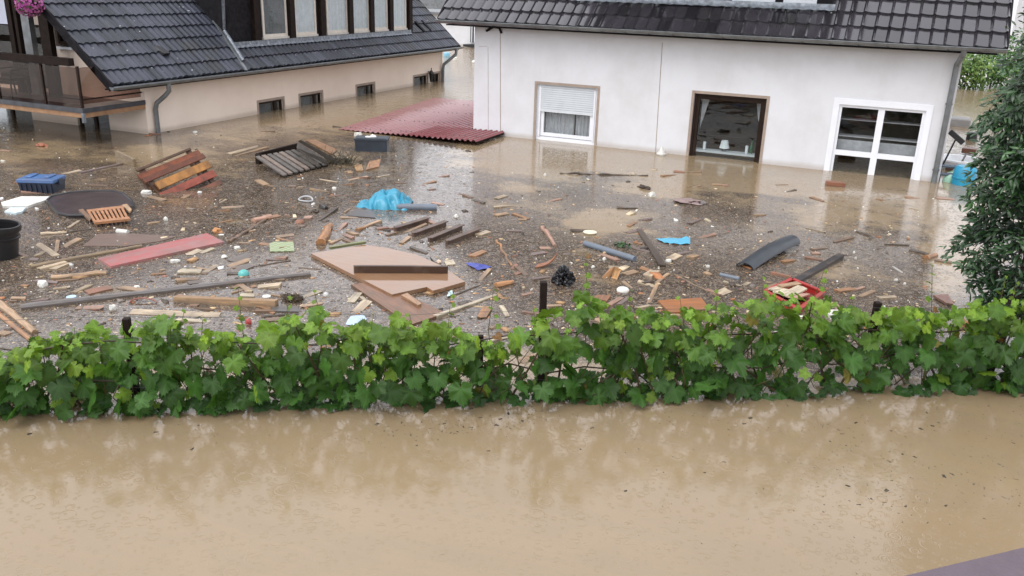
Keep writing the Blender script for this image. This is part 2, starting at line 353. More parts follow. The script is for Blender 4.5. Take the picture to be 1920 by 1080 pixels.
def frame(mb, O, U, N, u0, u1, z0, z1, w, dep, off, mi=0, sides='LRTB'):
    """rectangular frame, bars butted; off = distance of its face behind the wall plane"""
    O = Vector(O); U = Vector(U); N = Vector(N); Z = Vector((0,0,1))
    def bx(a, b, c, d):
        p = [O+U*x+Z*z-N*y for z in (c, d) for x, y in ((a,off+dep),(b,off+dep),(b,off),(a,off))]
        mb.hexa(p, mi)
    if 'L' in sides: bx(u0, u0+w, z0, z1)
    if 'R' in sides: bx(u1-w, u1, z0, z1)
    l = u0+w if 'L' in sides else u0; r = u1-w if 'R' in sides else u1
    if 'T' in sides: bx(l, r, z1-w, z1)
    if 'B' in sides: bx(l, r, z0, z0+w)
def slab(mb, O, U, N, u0, u1, z0, z1, off, dep, mi=0):
    O = Vector(O); U = Vector(U); N = Vector(N); Z = Vector((0,0,1))
    mb.hexa([O+U*x+Z*z-N*y for z in (z0, z1) for x, y in ((u0,off+dep),(u1,off+dep),(u1,off),(u0,off))], mi)
def curtain(mb, O, U, N, u0, u1, z0, z1, off, wave=.09, amp=.025, mi=0):
    O = Vector(O); U = Vector(U); N = Vector(N); n = max(8, int((u1-u0)/wave*8)); vs = []
    for i in range(n+1):
        u = u0+(u1-u0)*i/n; d = off + amp*(1+math.sin(u/wave*6.283+math.sin(u*9)*1.3))
        vs += [O+U*u+Vector((0,0,z0))-N*d, O+U*u+Vector((0,0,z1))-N*d]
    mb.add(vs, [(2*i, 2*i+2, 2*i+3, 2*i+1) for i in range(n)], mi)
def roof_tiles(mb, O, U, V, width, rows, L, wsp, prof, amp, lip, per=8, skip=None, seed=1, scal=.012):
    """overlapping courses of tiles: each course is tilted so its lower edge stands proud of the one below"""
    O = Vector(O); U = Vector(U); V = Vector(V); N = U.cross(V).normalized(); r_ = random.Random(seed)
    if N.z < 0: N = -N
    nt = int(round(width/wsp)); n = nt*per
    for r in range(rows):
        shade = [r_.random()**1.3 for _ in range(nt+1)]; jit = [r_.uniform(-.011, .011) for _ in range(nt+1)]
        vs = []; cs = []; fs = []
        for i in range(n+1):
            u = width*i/n; k = min(i//per, nt-1); ph = (i/per) % 1; hh = amp*prof(ph)
            lo = r*L + jit[k] - scal*math.sin(math.pi*ph)
            for v, h in ((lo, hh*.75-.012), (lo, hh+lip), ((r+1)*L+.03, hh)):
                vs.append(O+U*u+V*v+N*h); cs.append((shade[k],)*3)
        for i in range(n):
            u = width*(i+.5)/n
            if skip and skip(u, (r+.5)*L): continue
            a = 3*i; fs += [(a, a+3, a+4, a+1), (a+1, a+4, a+5, a+2)]
        o = len(mb.v); mb.v += [tuple(p) for p in vs]; mb.c += cs; mb.f += [tuple(q+o for q in f) for f in fs]; mb.m += [0]*len(fs)
def gutter(mb, a, b, r=.065):
    a = Vector(a); b = Vector(b); d = (b-a).normalized(); s_ = d.cross(Vector((0,0,1))).normalized(); n = 8
    def ring(p, rr): return [p + s_*(-math.cos(math.pi*k/n)*rr) + Vector((0,0,-math.sin(math.pi*k/n)*rr)) for k in range(n+1)]
    A, B, Ai, Bi = ring(a, r), ring(b, r), ring(a, r-.008), ring(b, r-.008); vs = A+B+Ai+Bi; m = n+1; fs = []
    for k in range(n): fs += [(k, k+1, m+k+1, m+k), (2*m+k+1, 2*m+k, 3*m+k, 3*m+k+1), (k, 2*m+k, 2*m+k+1, k+1), (m+k+1, 3*m+k+1, 3*m+k, m+k)]
    fs += [(0, m, 3*m, 2*m), (n, 2*m+n, 3*m+n, m+n)]
    mb.add(vs, fs)
    mb.tube([a + s_*-r, b + s_*-r], .009, 6); mb.tube([a + s_*r, b + s_*r], .009, 6)
    e = [vs[k] for k in range(m)]; mb.add(e, [tuple(range(m))]); e = [vs[m+k] for k in range(m)]; mb.add(e, [tuple(range(m))])
def pipe(mb, pts, r=.045): mb.tube(pts, r, 12)

# ------------------------------------------------------------------ right house: white render, dark glazed roof
X0, X1 = -9.82, 1.04; TA = R_(41); EZ = 2.72
h1 = thing('house', 'white rendered house under a shiny dark tiled roof, flood up to its window sills', 'house', (X0, YF, 0))
U, N = (1,0,0), (0,-1,0); O1 = (0, YF, 0)
HW = {'roll': (-8.10, -6.55, -.35, 1.36), 'pic': (-4.24, -2.64, -.35, 1.43), 'twin': (-1.13, .56, -.75, 1.44)}
mb = MB(); hol = [(a-X0, b-X0, c, d) for a, b, c, d in HW.values()]
wall(mb, (X0, YF, 0), U, N, X1-X0, -.9, 3.1, hol, .22)
for q in ([(X0,YF,-.9),(X0,YF+8.6,-.9),(X0,YF+8.6,3.0),(X0,YF+4.3,6.7),(X0,YF,3.0)], [(X1,YF,-.9),(X1,YF+8.6,-.9),(X1,YF+8.6,3.0),(X1,YF+4.3,6.7),(X1,YF,3.0)]): mb.add(q, [(0,1,2,3,4)])
mb.add([(X0,YF+8.6,-.9),(X1,YF+8.6,-.9),(X1,YF+8.6,3.0),(X0,YF+8.6,3.0)], [(0,1,2,3)])
mb.obj('wall', M['stucco_w'], h1)
mb = MB(); mb.box((X0+.1, YF+3.2, -.8), (X1-.1, YF+3.25, 2.6)); mb.box((X0+.1, YF+.24, 2.45), (X1-.1, YF+3.2, 2.5))
for x in (-9.3, -5.4, -1.9): mb.box((x, YF+.24, -.8), (x+.06, YF+3.19, 2.44))
mb.obj('interior_wall', M['interior'], h1)
for (p_, q_, w_) in (((1242, 80), (1229, 286), .014), ((938, 60), (938.5, 248), .016), ((915, 88), (915.5, 248), .008), ((898, 87), (914, 86.6), .008)):   # movement joints
    mb = MB(); mb.bar(PY(*p_, YF-.003), PY(*q_, YF-.003), w_, .004, Vector((0,1,0))); mb.obj('render_joint', M['trim'], h1)
# trims round the openings
for k in ('roll', 'pic'):
    a, b, c, d = HW[k]; mb = MB(); frame(mb, O1, U, N, a-.06, b+.06, c, d+.06, .06, .03, -.012, sides='LRT'); mb.obj('window_surround', M['trim'], h1)
# window with roller shutter
a, b, c, d = HW['roll']; mb = MB(); frame(mb, O1, U, N, a, b, .03, d, .055, .06, .07); slab(mb, O1, U, N, a, b, -.35, .03, .06, .1)
for s_ in (a+.055, b-.09): slab(mb, O1, U, N, s_, s_+.035, .085, d-.055, .045, .025)
frame(mb, O1, U, N, a+.09, b-.09, .10, .86, .085, .05, .085)
w = mb.obj('window', M['white_pvc'], h1)
mb = MB(); slab(mb, O1, U, N, a+.17, b-.17, .18, .78, .12, .006); mb.obj('pane', M['glass'], w)
for l, r in ((a+.10, b-.62), (b-.57, b-.10)): mb = MB(); curtain(mb, O1, U, N, l, r, .12, .8, .20, .10, .02); mb.obj('curtain', M['curtain_g'], w)
mb = MB(); z = .735
while z < d-.06: slab(mb, O1, U, N, a+.09, b-.09, z, z+.038, .046, .02); slab(mb, O1, U, N, a+.095, b-.095, z+.038, z+.05, .064, .012); z += .05
slab(mb, O1, U, N, a+.085, b-.085, .70, .735, .048, .03)
mb.obj('roller_shutter', M['shutter'], w)
# dark picture window
a, b, c, d = HW['pic']; mb = MB(); frame(mb, O1, U, N, a, b, c, d, .05, .07, .05); frame(mb, O1, U, N, a+.05, b-.05, c+.05, d-.05, .075, .06, .075)
w = mb.obj('window', M['brown_frame'], h1); w['label'] = 'dark brown framed picture window with curtain slivers'
mb = MB(); slab(mb, O1, U, N, a+.125, b-.125, -.3, d-.125, .11, .006); mb.obj('pane', M['glass'], w)
mb = MB(); slab(mb, O1, U, N, a+.05, b-.125, .10, .145, .13, .28); mb.obj('sill', M['shutter'], w)
for pts in ([(a+.14,d-.14),(a+.30,d-.14),(a+.22,.95),(a+.14,.62)], [(b-.24,d-.14),(b-.14,d-.14),(b-.14,.85),(b-.18,.95)]):
    mb = MB(); mb.add([Vector((x, YF+.24+.01*i, z_)) for i, (x, z_) in enumerate(pts)] + [Vector((x, YF+.26+.01*i, z_)) for i, (x, z_) in enumerate(pts)], [(0,1,2,3),(4,7,6,5),(0,4,5,1),(1,5,6,2),(2,6,7,3),(3,7,4,0)])
    mb.obj('curtain', M['curtain_g'], w)
# white twin window, shelves behind
a, b, c, d = HW['twin']; mb = MB(); frame(mb, O1, U, N, a-.12, b+.12, c, d+.12, .12, .04, -.02, sides='LRT'); mb.obj('window_surround', M['white_pvc'], h1)
mb = MB(); m_ = (a+b)/2
frame(mb, O1, U, N, a, b, c, d, .06, .07, .03, sides='LRT'); slab(mb, O1, U, N, m_-.065, m_+.065, c, d-.06, .03, .07)
for l, r in ((a+.06, m_-.065), (m_+.065, b-.06)): slab(mb, O1, U, N, l, r, .36, .47, .035, .065)
w = mb.obj('window', M['white_pvc'], h1); w['label'] = 'white twin window with a transom over dark lower panes'
for l, r in ((a+.06, m_-.065), (m_+.065, b-.06)):
    for z0, z1 in ((.47, d-.06), (-.7, .36)):
        mb = MB(); slab(mb, O1, U, N, l, r, z0, z1, .07, .006); mb.obj('pane', M['glass'], w)
mb = MB()
for z_ in (.72, 1.08): slab(mb, O1, U, N, a+.02, b-.02, z_, z_+.022, .34, .3)
slab(mb, O1, U, N, a+.02, b-.02, .44, .66, .30, .03)
mb.obj('shelf', M['curtain_g'], w)
# things standing in the dark picture window
zs = .146; yy = YF+.27
def inside_px(x, y): return PY(x, y, yy)
p = inside_px(1358, 277); t_ = thing('table_lamp', 'small table lamp with a pale shade on the sill of the dark picture window', 'lamp', (p.x, yy, zs))
mb = MB(); mb.lathe([(.0,0),(.055,0),(.06,.012),(.02,.03),(.012,.10),(.012,.16)], (p.x, yy, zs), 16); mb.obj('lamp_base', M['zinc'], t_, True)
mb = MB(); mb.lathe([(.115,.07),(.075,.245),(.072,.245),(.112,.07)], (p.x, yy, zs), 24); mb.obj('lamp_shade', M['curtain'], t_, True)
for (x_, ll) in ((1320, 'white pillar candle at the left end of the picture window sill'), (1400, 'white pillar candle beside the green bottle on the window sill')):
    p = inside_px(x_, 280); t_ = thing('candle', ll, 'candle', (p.x, yy, zs), 'candles in the picture window')
    mb = MB(); mb.lathe([(0,0),(.034,0),(.036,.02),(.035,.16),(.028,.175),(0,.168)], (p.x, yy, zs), 16); mb.obj('wax_body', M['white_pvc'], t_, True)
    mb = MB(); mb.tube([(p.x, yy, zs+.168), (p.x+.003, yy, zs+.19)], .003, 6); mb.obj('wick', M['black'], t_)
p = inside_px(1409, 272); mb = MB(); mb.lathe([(0,0),(.036,0),(.038,.02),(.038,.15),(.016,.21),(.014,.28),(.017,.285),(.017,.30),(0,.30)], (p.x, yy+.05, zs), 16)
tag(mb.obj('bottle', paint('green_bottle_glass', (.01, .14, .05), .08, .2, 5., 0.), None, True), 'green glass bottle on the picture window sill', 'bottle')
# roof
RX0, RX1 = -10.60, 1.72; GY = YF-.40; V1 = Vector((0, math.cos(TA), math.sin(TA)))
def prof_r(t): return (.35+.25*math.sin(math.pi*t/.78)) if t < .78 else .35+.65*math.sin(math.pi*(t-.78)/.22)
DX0, DX1 = PY(1078, 14, GY+.55).x, PY(1556, 28, GY+.55).x    # dormer
mb = MB(); Ls = .405
roof_tiles(mb, (RX0, GY-.03, EZ+.03), (1,0,0), V1, RX1-RX0, 14, Ls, .262, prof_r, .042, .045, 9, lambda u, v: DX0+.05 < RX0+u < DX1-.05 and v > Ls*2, 3, .035)
mb.keepn = True
roof1 = mb.obj('roof', M['tile_r'], h1, True)
mb = MB()                                                    # boarding under the tiles, back slope, verge boards
a = Vector((RX0+.02, GY+.02, EZ-.03)); b = Vector((RX1-.02, GY+.02, EZ-.03)); rg = V1*6.3
mb.add([a, b, b+rg, a+rg], [(0,1,2,3)]); rb = Vector((0, 4.7, -4.1)); mb.add([a+rg, b+rg, b+rg+rb, a+rg+rb], [(0,1,2,3)])
mb.add([a+rg+Vector((0,0,.07)), b+rg+Vector((0,0,.07)), b+rg+rb, a+rg+rb], [(0,1,2,3)])
for x in (RX0-.01, RX1+.01): mb.bar((x, GY, EZ+.02), Vector((x, GY, EZ+.02))+V1*5.8, .04, .16)
mb.box((X0-.6, YF-.38, EZ-.09), (X1+.55, YF-.005, EZ-.06))
mb.obj('roof_boarding', M['slate'], h1)
mb = MB(); ga, gb = (RX0-.02, GY-.09, EZ+.03), (RX1+.02, GY-.09, EZ+.03); gutter(mb, ga, gb, .075); g = mb.obj('gutter', M['zinc'], h1, True)
for i in range(22):
    x = RX0+.4+i*.545
    mb = MB(); mb.bar((x, GY-.15, EZ-.055), (x+.05, GY-.05, EZ-.055), .03, .012); mb.obj('gutter_bracket', M['slate'], g)
mb = MB(); px_ = .945; pipe(mb, [(px_+.06, GY-.08, EZ-.03), (px_+.06, GY-.08, EZ-.10), (px_, YF-.10, EZ-.32), (px_, YF-.07, EZ-.45), (px_, YF-.07, -.6)], .055)
for z_ in (.25, 1.6): mb.lathe([(.07,0),(.07,.03)], (px_, YF-.07, z_), 12)
mb.obj('downpipe', M['zinc'], h1, True)
mb = MB(); mb.tube([PY(912, 58, YF-.06), PY(925, 50, YF-.06), PY(936, 52, YF-.06), PY(940, 62, YF-.02)], .03, 8); mb.obj('cable', M['slate'], h1, True)
# dormer on the right house
v2 = 2.18*Ls; dy = GY-.03+V1.y*v2; dz = EZ+.03+V1.z*v2
mb = MB(); mb.box((DX0, dy+.05, dz-.05), (DX1, dy+3.2, dz+2.1))
mb.box((DX0-.2, dy-.85, dz+1.55), (DX1+.2, dy+.045, dz+1.75)); mb.box((DX0-.2, dy+.05, dz+2.102), (DX1+.2, dy+3.2, dz+2.2))
dm = mb.obj('dormer', M['slate'], h1)
mb = MB(); nseg = 60                                         # crinkled lead apron under the dormer
for r in range(3):
    pass
vs = []; 
for i in range(nseg+1):
    x = DX0-.08+(DX1-DX0+.16)*i/nseg
    for j, (vv, hh) in enumerate(((-.12,.085),(-.03,.085),(.03,.12))):
        q = Vector((x, GY-.03, EZ+.03)) + V1*(v2+vv) + Vector((0,-V1.z,V1.y))*(hh+.012*math.sin(x*24)*(1-j*.4)+.008*mnoise.noise(Vector((x*9, j, 0)))); vs.append(q)
mb.add(vs, [(3*i+j, 3*i+3+j, 3*i+4+j, 3*i+1+j) for i in range(nseg) for j in range(2)]); mb.obj('lead_apron', M['lead'], h1, True)
for xa, xb, mm in ((PY(1085,4,dy).x, PY(1228,6,dy).x, 'curtain_d'), (PY(1372,8,dy).x, PY(1452,10,dy).x, 'curtain_d'), (PY(1468,8,dy).x, PY(1530,12,dy).x, 'curtain')):
    mb = MB(); frame(mb, (0, dy, 0), U, N, xa, xb, dz+.10, dz+1.3, .07, .05, .0)
    w = mb.obj('window', M['shutter'], h1); mb = MB(); slab(mb, (0, dy, 0), U, N, xa+.07, xb-.07, dz+.17, dz+1.23, .030, .02); mb.obj('pane', paint('dormer_pane_'+mm, (.05,.055,.06) if mm == 'curtain_d' else (.4,.44,.48), .06, .1), w)

# ------------------------------------------------------------------ left house: cream render, balcony, slated dormer
Y0, Y1 = 15.22, 29.86; TB = R_(41.5); E2 = 1.24; GX = -15.80
h2 = thing('house', 'cream rendered house with a grey tiled roof, dark dormer and flooded balcony side', 'house', (XL, Y0, 0))
U2, N2, O2 = (0,1,0), (1,0,0), (XL, 0, 0)
LW = [(19.20,20.26),(21.05,22.12),(24.03,25.05),(27.70,28.68),(29.06,29.62)]
mb = MB(); wall(mb, (XL, Y0, 0), U2, N2, Y1-Y0, -.9, 1.6, [(a-Y0, b-Y0, -.75, .31) for a, b in LW], .2)
BX = lambda x, y: PY(x, y, Y0).x
gl_ = [(BX(-60,212), BX(61,222), -.8, .58), (BX(146,230), BX(206,236), -.8, .60), (BX(-120,60), BX(96,70), .82, 2.35), (BX(103,60), BX(150,70), 1.93, 2.62)]
Xw = -24.5
wall(mb, (Xw, Y0, 0), (1,0,0), (0,-1,0), XL-Xw, -.9, 1.6, [(a-Xw, b-Xw, c, min(d, 1.599)) for a, b, c, d in gl_[:3]], .2)
mb.add([(Xw, Y0, 1.6), (BX(-120,60), Y0, 1.6), (BX(-120,60), Y0, 6.2), (Xw, Y0, 8.0)], [(0,1,2,3)])
xt = BX(96,70); mb.add([(xt, Y0, 1.6), (XL, Y0, 1.6), (XL-.30, Y0, 1.86), (xt, Y0, 1.86)], [(0,1,2,3)]); mb.box((xt, Y0+.01, 1.86), (BX(101,60), Y0+.2, 2.5))
mb.add([(BX(-120,60), Y0, 2.35), (xt, Y0, 2.35), (xt-.3, Y0, 2.6), (BX(-120,60), Y0, 6.2)], [(0,1,2,3)])
mb.add([(XL, Y1, -.9), (Xw, Y1, -.9), (Xw, Y1, 8.8), (XL, Y1, 1.5)], [(0,1,2,3)])
mb.obj('wall', M['stucco_c'], h2)
mb = MB(); mb.box((XL-2.2, Y0+.3, -.8), (XL-2.15, Y1-.1, 1.5)); mb.box((Xw, Y0+2.5, -.8), (XL-2.3, Y0+2.55, 4)); mb.obj('interior_wall', M['interior'], h2)
for i, (a, b) in enumerate(LW):
    mb = MB(); frame(mb, O2, U2, N2, a-.07, b+.07, -.75, .38, .07, .03, -.012, sides='LRT'); mb.obj('window_surround', M['trim'], h2)
    mb = MB(); frame(mb, O2, U2, N2, a, b, -.75, .31, .06, .05, .05, sides='LRT'); slab(mb, O2, U2, N2, b-.34, b-.26, -.7, .25, .055, .05)
    w = mb.obj('window', M['brown_frame'], h2)
    mb = MB(); slab(mb, O2, U2, N2, a+.06, b-.34, -.7, .25, .075, .006); slab(mb, O2, U2, N2, b-.26, b-.06, -.7, .25, .075, .006); mb.obj('pane', M['glass'], w)
    if i < 3: mb = MB(); curtain(mb, O2, U2, N2, a+.05, b-.36, -.7, .22, .16, .12, .02); mb.obj('curtain', M['curtain_d'], w)
p = PX(806.5, 143, XL+.09); t_ = thing('wall_lantern', 'black wall lantern between the two far windows of the cream house', 'lantern', (XL, p.y, .1))
mb = MB(); mb.lathe([(.0,.0),(.06,.0),(.10,.30),(.11,.31)], (XL+.14, p.y, .06), 6); mb.obj('lamp_body', M['black'], t_)
mb = MB(); mb.lathe([(.13,.0),(.02,.12),(.02,.2),(0,.2)], (XL+.14, p.y, .37), 6); mb.obj('lamp_cap', M['black'], t_)
mb = MB(); mb.bar((XL+.002, p.y, .42), (XL+.14, p.y, .42), .03, .03); mb.obj('wall_bracket', M['black'], t_)
# roof
V2 = Vector((-math.cos(TB), 0, math.sin(TB))); RY0, RY1 = 14.02, 30.55
OR = Vector((GX-.02, RY0, E2+.03)); NB = Vector((math.sin(TB), 0, math.cos(TB)))
def on_roof2(x, y, lift=0.):                                # where a picture ray meets the left roof
    d = ray(x, y); o = OR + NB*lift; k = (o-CAM).dot(NB)/d.dot(NB); return CAM + d*k
L2 = .408
pd0, pd1 = on_roof2(444, 92), on_roof2(770, 66); DY0, DY1 = pd0.y-.05, pd1.y; DVv = ((pd0+pd1)/2-OR).dot(V2)
def prof_l(t): return .5+.5*math.sin(2*math.pi*t)
mb = MB(); roof_tiles(mb, OR, (0,1,0), V2, RY1-RY0, 14, L2, .195, prof_l, .034, .044, 8, lambda u, v: DY0+.1 < RY0+u < DY1-.05 and v > DVv+.15, 5)
mb.keepn = True
mb.obj('roof', M['tile_l'], h2, True)
mb = MB(); a = OR+Vector((-.03,.03,-.06)); b = Vector((a.x, RY1-.03, a.z)); rg = V2*6.2
mb.add([a, b, b+rg, a+rg], [(0,1,2,3)]); bk = Vector((-5, 0, -4.4)); mb.add([a+rg, b+rg, b+rg+bk, a+rg+bk], [(0,1,2,3)])
for y in (RY0-.02, RY1+.02): mb.bar((OR.x, y, OR.z-.06), Vector((OR.x, y, OR.z-.06))+V2*5.7, .05, .17)
mb.box((XL+.005, Y0-1.1, E2-.10), (GX+.02, Y1+.6, E2-.07))
mb.obj('roof_boarding', M['slate'], h2)
mb = MB(); gutter(mb, (GX+.07, RY0-.1, E2+.0), (GX+.07, RY1+.1, E2+.0), .07); mb.obj('gutter', M['zinc'], h2, True)
p0_ = PX(316, 160, GX+.07); q0 = PX(297, 250, XL+.08)
mb = MB(); pipe(mb, [(GX+.07, p0_.y, E2-.04), (GX+.07, p0_.y, E2-.22), (GX-.05, p0_.y-.02, E2-.34), (XL+.13, q0.y, E2-.52), (XL+.08, q0.y, E2-.66), (XL+.08, q0.y, -.6)], .055); mb.obj('downpipe', M['zinc'], h2, True)
mb = MB(); yq = Y1-.05; pipe(mb, [(GX+.07, yq+.35, E2-.03), (GX+.07, yq+.3, E2-.25), (XL+.12, yq-.05, E2-.62), (XL+.08, yq-.05, E2-.8), (XL+.08, yq-.05, -.6)], .06); mb.obj('downpipe', M['zinc'], h2, True)
# dormer
base = OR + V2*(DVv+.16); DX = base.x
mb = MB(); mb.box((DX-4, DY0, base.z-.1), (DX, DY1, base.z+2.2)); mb.box((DX-.05, DY0-.06, base.z+1.5), (DX+.25, DY1+.1, base.z+1.75))
mb.obj('dormer', M['slate'], h2)
DW = [(495,535),(555,590),(615,649),(661,689),(700,724),(737,759)]
for i, (xa, xb) in enumerate(DW):
    ya = PX(xa, 60, DX).y; yb = PX(xb, 60, DX).y; z0 = base.z+.14; z1 = base.z+1.28
    mb = MB(); frame(mb, (DX, 0, 0), U2, N2, ya-.07, yb+.07, z0, z1, .08, .06, -.03); slab(mb, (DX,0,0), U2, N2, ya-.1, yb+.1, z0-.06, z0-.002, -.06, .08)
    w = mb.obj('window', M['cream_frame'], h2)
    mb = MB(); curtain(mb, (DX,0,0), U2, N2, ya+.01, yb-.01, z0+.08, z1-.08, -.012, .16, .004); mb.obj('curtain', M['curtain_d' if i == 0 else 'curtain'], w)
    mb = MB(); slab(mb, (DX,0,0), U2, N2, ya+.01, yb-.01, z0+.08, z1-.08, -.022, .004); mb.obj('pane', M['glass'], w)
for i in range(7):                                          # upright timber fins between the dormer windows
    ya = PX([478, 545, 602, 655, 694.5, 730.5, 766][i], 60, DX).y
    mb = MB(); mb.box((DX-.01, ya-.12, base.z+.0), (DX+.12, ya+.10, base.z+1.5)); mb.obj('dormer_post', M['dark_wood'], h2)
vs = []; nseg = 120; mb = MB()
for i in range(nseg+1):
    y = DY0-.05+(DY1-DY0+.1)*i/nseg
    for j, (vv, hh) in enumerate(((-.02,.07),(.05,.075),(.12,.14))): vs.append(Vector((OR.x, y, OR.z)) + V2*(DVv+vv) + NB*(hh+.016*math.sin(y*32.2)*(1-.45*j)))
mb.add(vs, [(3*i+j, 3*i+3+j, 3*i+4+j, 3*i+1+j) for i in range(nseg) for j in range(2)]); mb.obj('lead_apron', M['lead'], h2, True)
# flashing and rain pipe at the near cheek of the dormer
a, b = on_roof2(376, 0, .06), on_roof2(462, 132, .06); mb = MB(); mb.bar(a, b, .09, .03, NB); mb.obj('cheek_flashing', M['zinc'], h2)
a, b = on_roof2(421, 58, .13), on_roof2(456, 114, .10); mb = MB(); up_ = PX(417, -30, DX+.06); mb.tube([up_, a + Vector((0,0,.05))], .04, 8); mb.tube([a, b], .05, 10); mb.obj('rain_pipe', M['lead'], h2, True)
# roof vent tile
a = on_roof2(304, 98, .03); mb = MB(); mb.hexa([a+Vector((0,-.12,0))+V2*-.12, a+Vector((0,.12,0))+V2*-.12, a+Vector((0,.12,0))+V2*.2, a+Vector((0,-.12,0))+V2*.2, a+NB*.10+Vector((0,-.1,0))+V2*-.13, a+NB*.10+Vector((0,.1,0))+V2*-.13, a+NB*.02+Vector((0,.1,0))+V2*.2, a+NB*.02+Vector((0,-.1,0))+V2*.2]); mb.obj('roof_vent', M['black'], h2)
for x, y in ((788, 52), (800, 50)):
    a = on_roof2(x, y, .05); mb = MB(); mb.bar(a+V2*-.2, a+V2*.3, .12, .08, NB); mb.obj('roof_hook', M['slate'], h2)
# ridge side verge at the near end already framed; balcony
BYF = 13.46; BZ = .76
mb = MB(); mb.box((Xw, BYF+.05, BZ-.14), (XL-.02, Y0-.002, BZ-.02)); bal = mb.obj('balcony_floor', paint('dark_red_floor', (.055,.032,.03), .3, .3, 5., .1), h2)
mb = MB(); mb.bar((Xw, BYF+.02, BZ-.005), (XL+.03, BYF+.02, BZ-.005), .07, .10); mb.bar((XL+.0, BYF+.06, BZ-.005), (XL+.0, Y0-.01, BZ-.005), .06, .10); mb.obj('balcony_edge', M['deck_strip'], h2)
mb = MB(); mb.bar((Xw, BYF+.03, BZ-.11), (XL+.01, BYF+.03, BZ-.11), .05, .10); mb.bar((XL-.01, BYF+.06, BZ-.11), (XL-.01, Y0-.01, BZ-.11), .04, .10); mb.obj('balcony_fascia', M['tan_wood'], h2)
mb = MB(); mb.box((XL-.01, BYF-.03, BZ-.26), (XL+.05, BYF+.03, BZ-.05)); mb.obj('drain_spout', M['lead'], h2)
rx = XL-.06
mb = MB(); mb.bar((Xw, BYF+.07, BZ+1.01), (rx-.15, BYF+.07, BZ+1.01), .14, .16); mb.obj('balcony_rail_board', M['dark_wood'], h2)
for x in (rx, PY(75,150,BYF).x, PY(-10,150,BYF).x, PY(-90,150,BYF).x):
    mb = MB(); mb.bar((x, BYF+.07, BZ+.045), (x, BYF+.07, BZ+.93), .05, .05); mb.obj('rail_post', M['brown_frame'], h2)
xs = [PY(-90,150,BYF).x, PY(-10,150,BYF).x, PY(75,150,BYF).x, rx]
for a, b in zip(xs, xs[1:]): mb = MB(); mb.box((a+.035, BYF+.065, BZ+.12), (b-.035, BYF+.073, BZ+.90)); mb.obj('glass_panel', M['glass_b'], h2)
mb = MB(); mb.box((rx-.004, BYF+.11, BZ+.12), (rx+.004, Y0-.05, BZ+.90)); mb.obj('glass_panel', M['glass_b'], h2)
mb = MB(); mb.bar((rx, BYF+.10, BZ+.22), (rx, Y0-.02, BZ+.22), .03, .03); mb.bar((xs[2]+.03, BYF+.10, BZ+.22), (rx-.03, BYF+.10, BZ+.22), .03, .03); mb.obj('lower_rail', M['brown_frame'], h2)
# openings of the gable wall
for i, (a, b, c, d) in enumerate(gl_):
    mb = MB(); frame(mb, (0, Y0, 0), (1,0,0), (0,-1,0), a, b, c, d, .07, .06, .06); n_ = 3 if i != 1 else 2
    for k in range(1, n_): x = a+(b-a)*k/n_; slab(mb, (0,Y0,0), (1,0,0), (0,-1,0), x-.05, x+.05, c+.07, d-.07, .06, .06)
    w = mb.obj('glazed_door', M['brown_frame'], h2); mb = MB(); slab(mb, (0,Y0,0), (1,0,0), (0,-1,0), a+.07, b-.07, c+.07, d-.07, .09, .006); mb.obj('pane', M['glass'], w)
# timber posts in front of the gable
for xa, xb, yb, mm in ((20,33,100,'dark_wood'), (34,42,100,'dark_wood'), (44,66,96,'zinc'), (80,106,96,'dark_wood')):
    p = PY((xa+xb)/2+(5 if xa < 70 else 0), 95, Y0-.45); wd = (xb-xa)/85; q = PY((xa+xb)/2-6, 0, Y0-.45)
    mb = MB(); mb.bar((p.x, p.y, BZ+.0), (p.x, p.y, 3.1), wd, .14, Vector((0,1,0))); mb.obj('timber_post', M[mm], h2)
pa, pb = PY(0, 0, Y0-.12), PY(26, 46, Y0-.12); mb = MB(); mb.box((pa.x-1, Y0-.14, pb.z), (pb.x-.12, Y0-.10, 3.2)); mb.obj('window_blind', paint('pale_blind', (.52,.55,.66), .7, .05), h2)
pa, pb = PY(107, 86, Y0-.06), PY(136, 94, Y0-.06); mb = MB(); mb.box((pa.x, Y0-.08, pb.z), (pb.x, Y0-.005, pb.z+.06)); mb.obj('window_sill', M['white_pvc'], h2)
# garden chair on the balcony
cx, cy = PY(22, 150, BYF+.75).x, BYF+.75; t_ = thing('balcony_chair', 'dark wicker chair behind the smoked glass balcony railing', 'chair', (cx, cy, BZ-.02)); zb = BZ-.02
mb = MB(); mb.box((cx-.25, cy-.22, zb+.40), (cx+.25, cy+.25, zb+.46)); mb.obj('seat', M['black'], t_, bevel=.01)
for sx, sy in ((-1,-1),(1,-1),(-1,1),(1,1)): mb = MB(); mb.tube([(cx+sx*.22, cy+sy*.2, zb+.40), (cx+sx*.25, cy+sy*.24, zb)], .02, 6); mb.obj('leg', M['black'], t_)
mb = MB()
for k in range(9): mb.tube([(cx-.24+k*.06, cy+.22, zb+.46), (cx-.26+k*.065, cy+.34, zb+.92)], .016, 6)
for zz in (.6, .76, .92): mb.bar((cx-.27, cy+.22+(zz-.46)*.26, zb+zz), (cx+.27, cy+.22+(zz-.46)*.26, zb+zz), .03, .035)
mb.obj('backrest', M['black'], t_)
for s_ in (-1, 1): mb = MB(); mb.tube([(cx+s_*.26, cy+.26, zb+.66), (cx+s_*.28, cy-.2, zb+.64), (cx+s_*.25, cy-.21, zb+.42)], .02, 6); mb.obj('armrest', M['black'], t_)
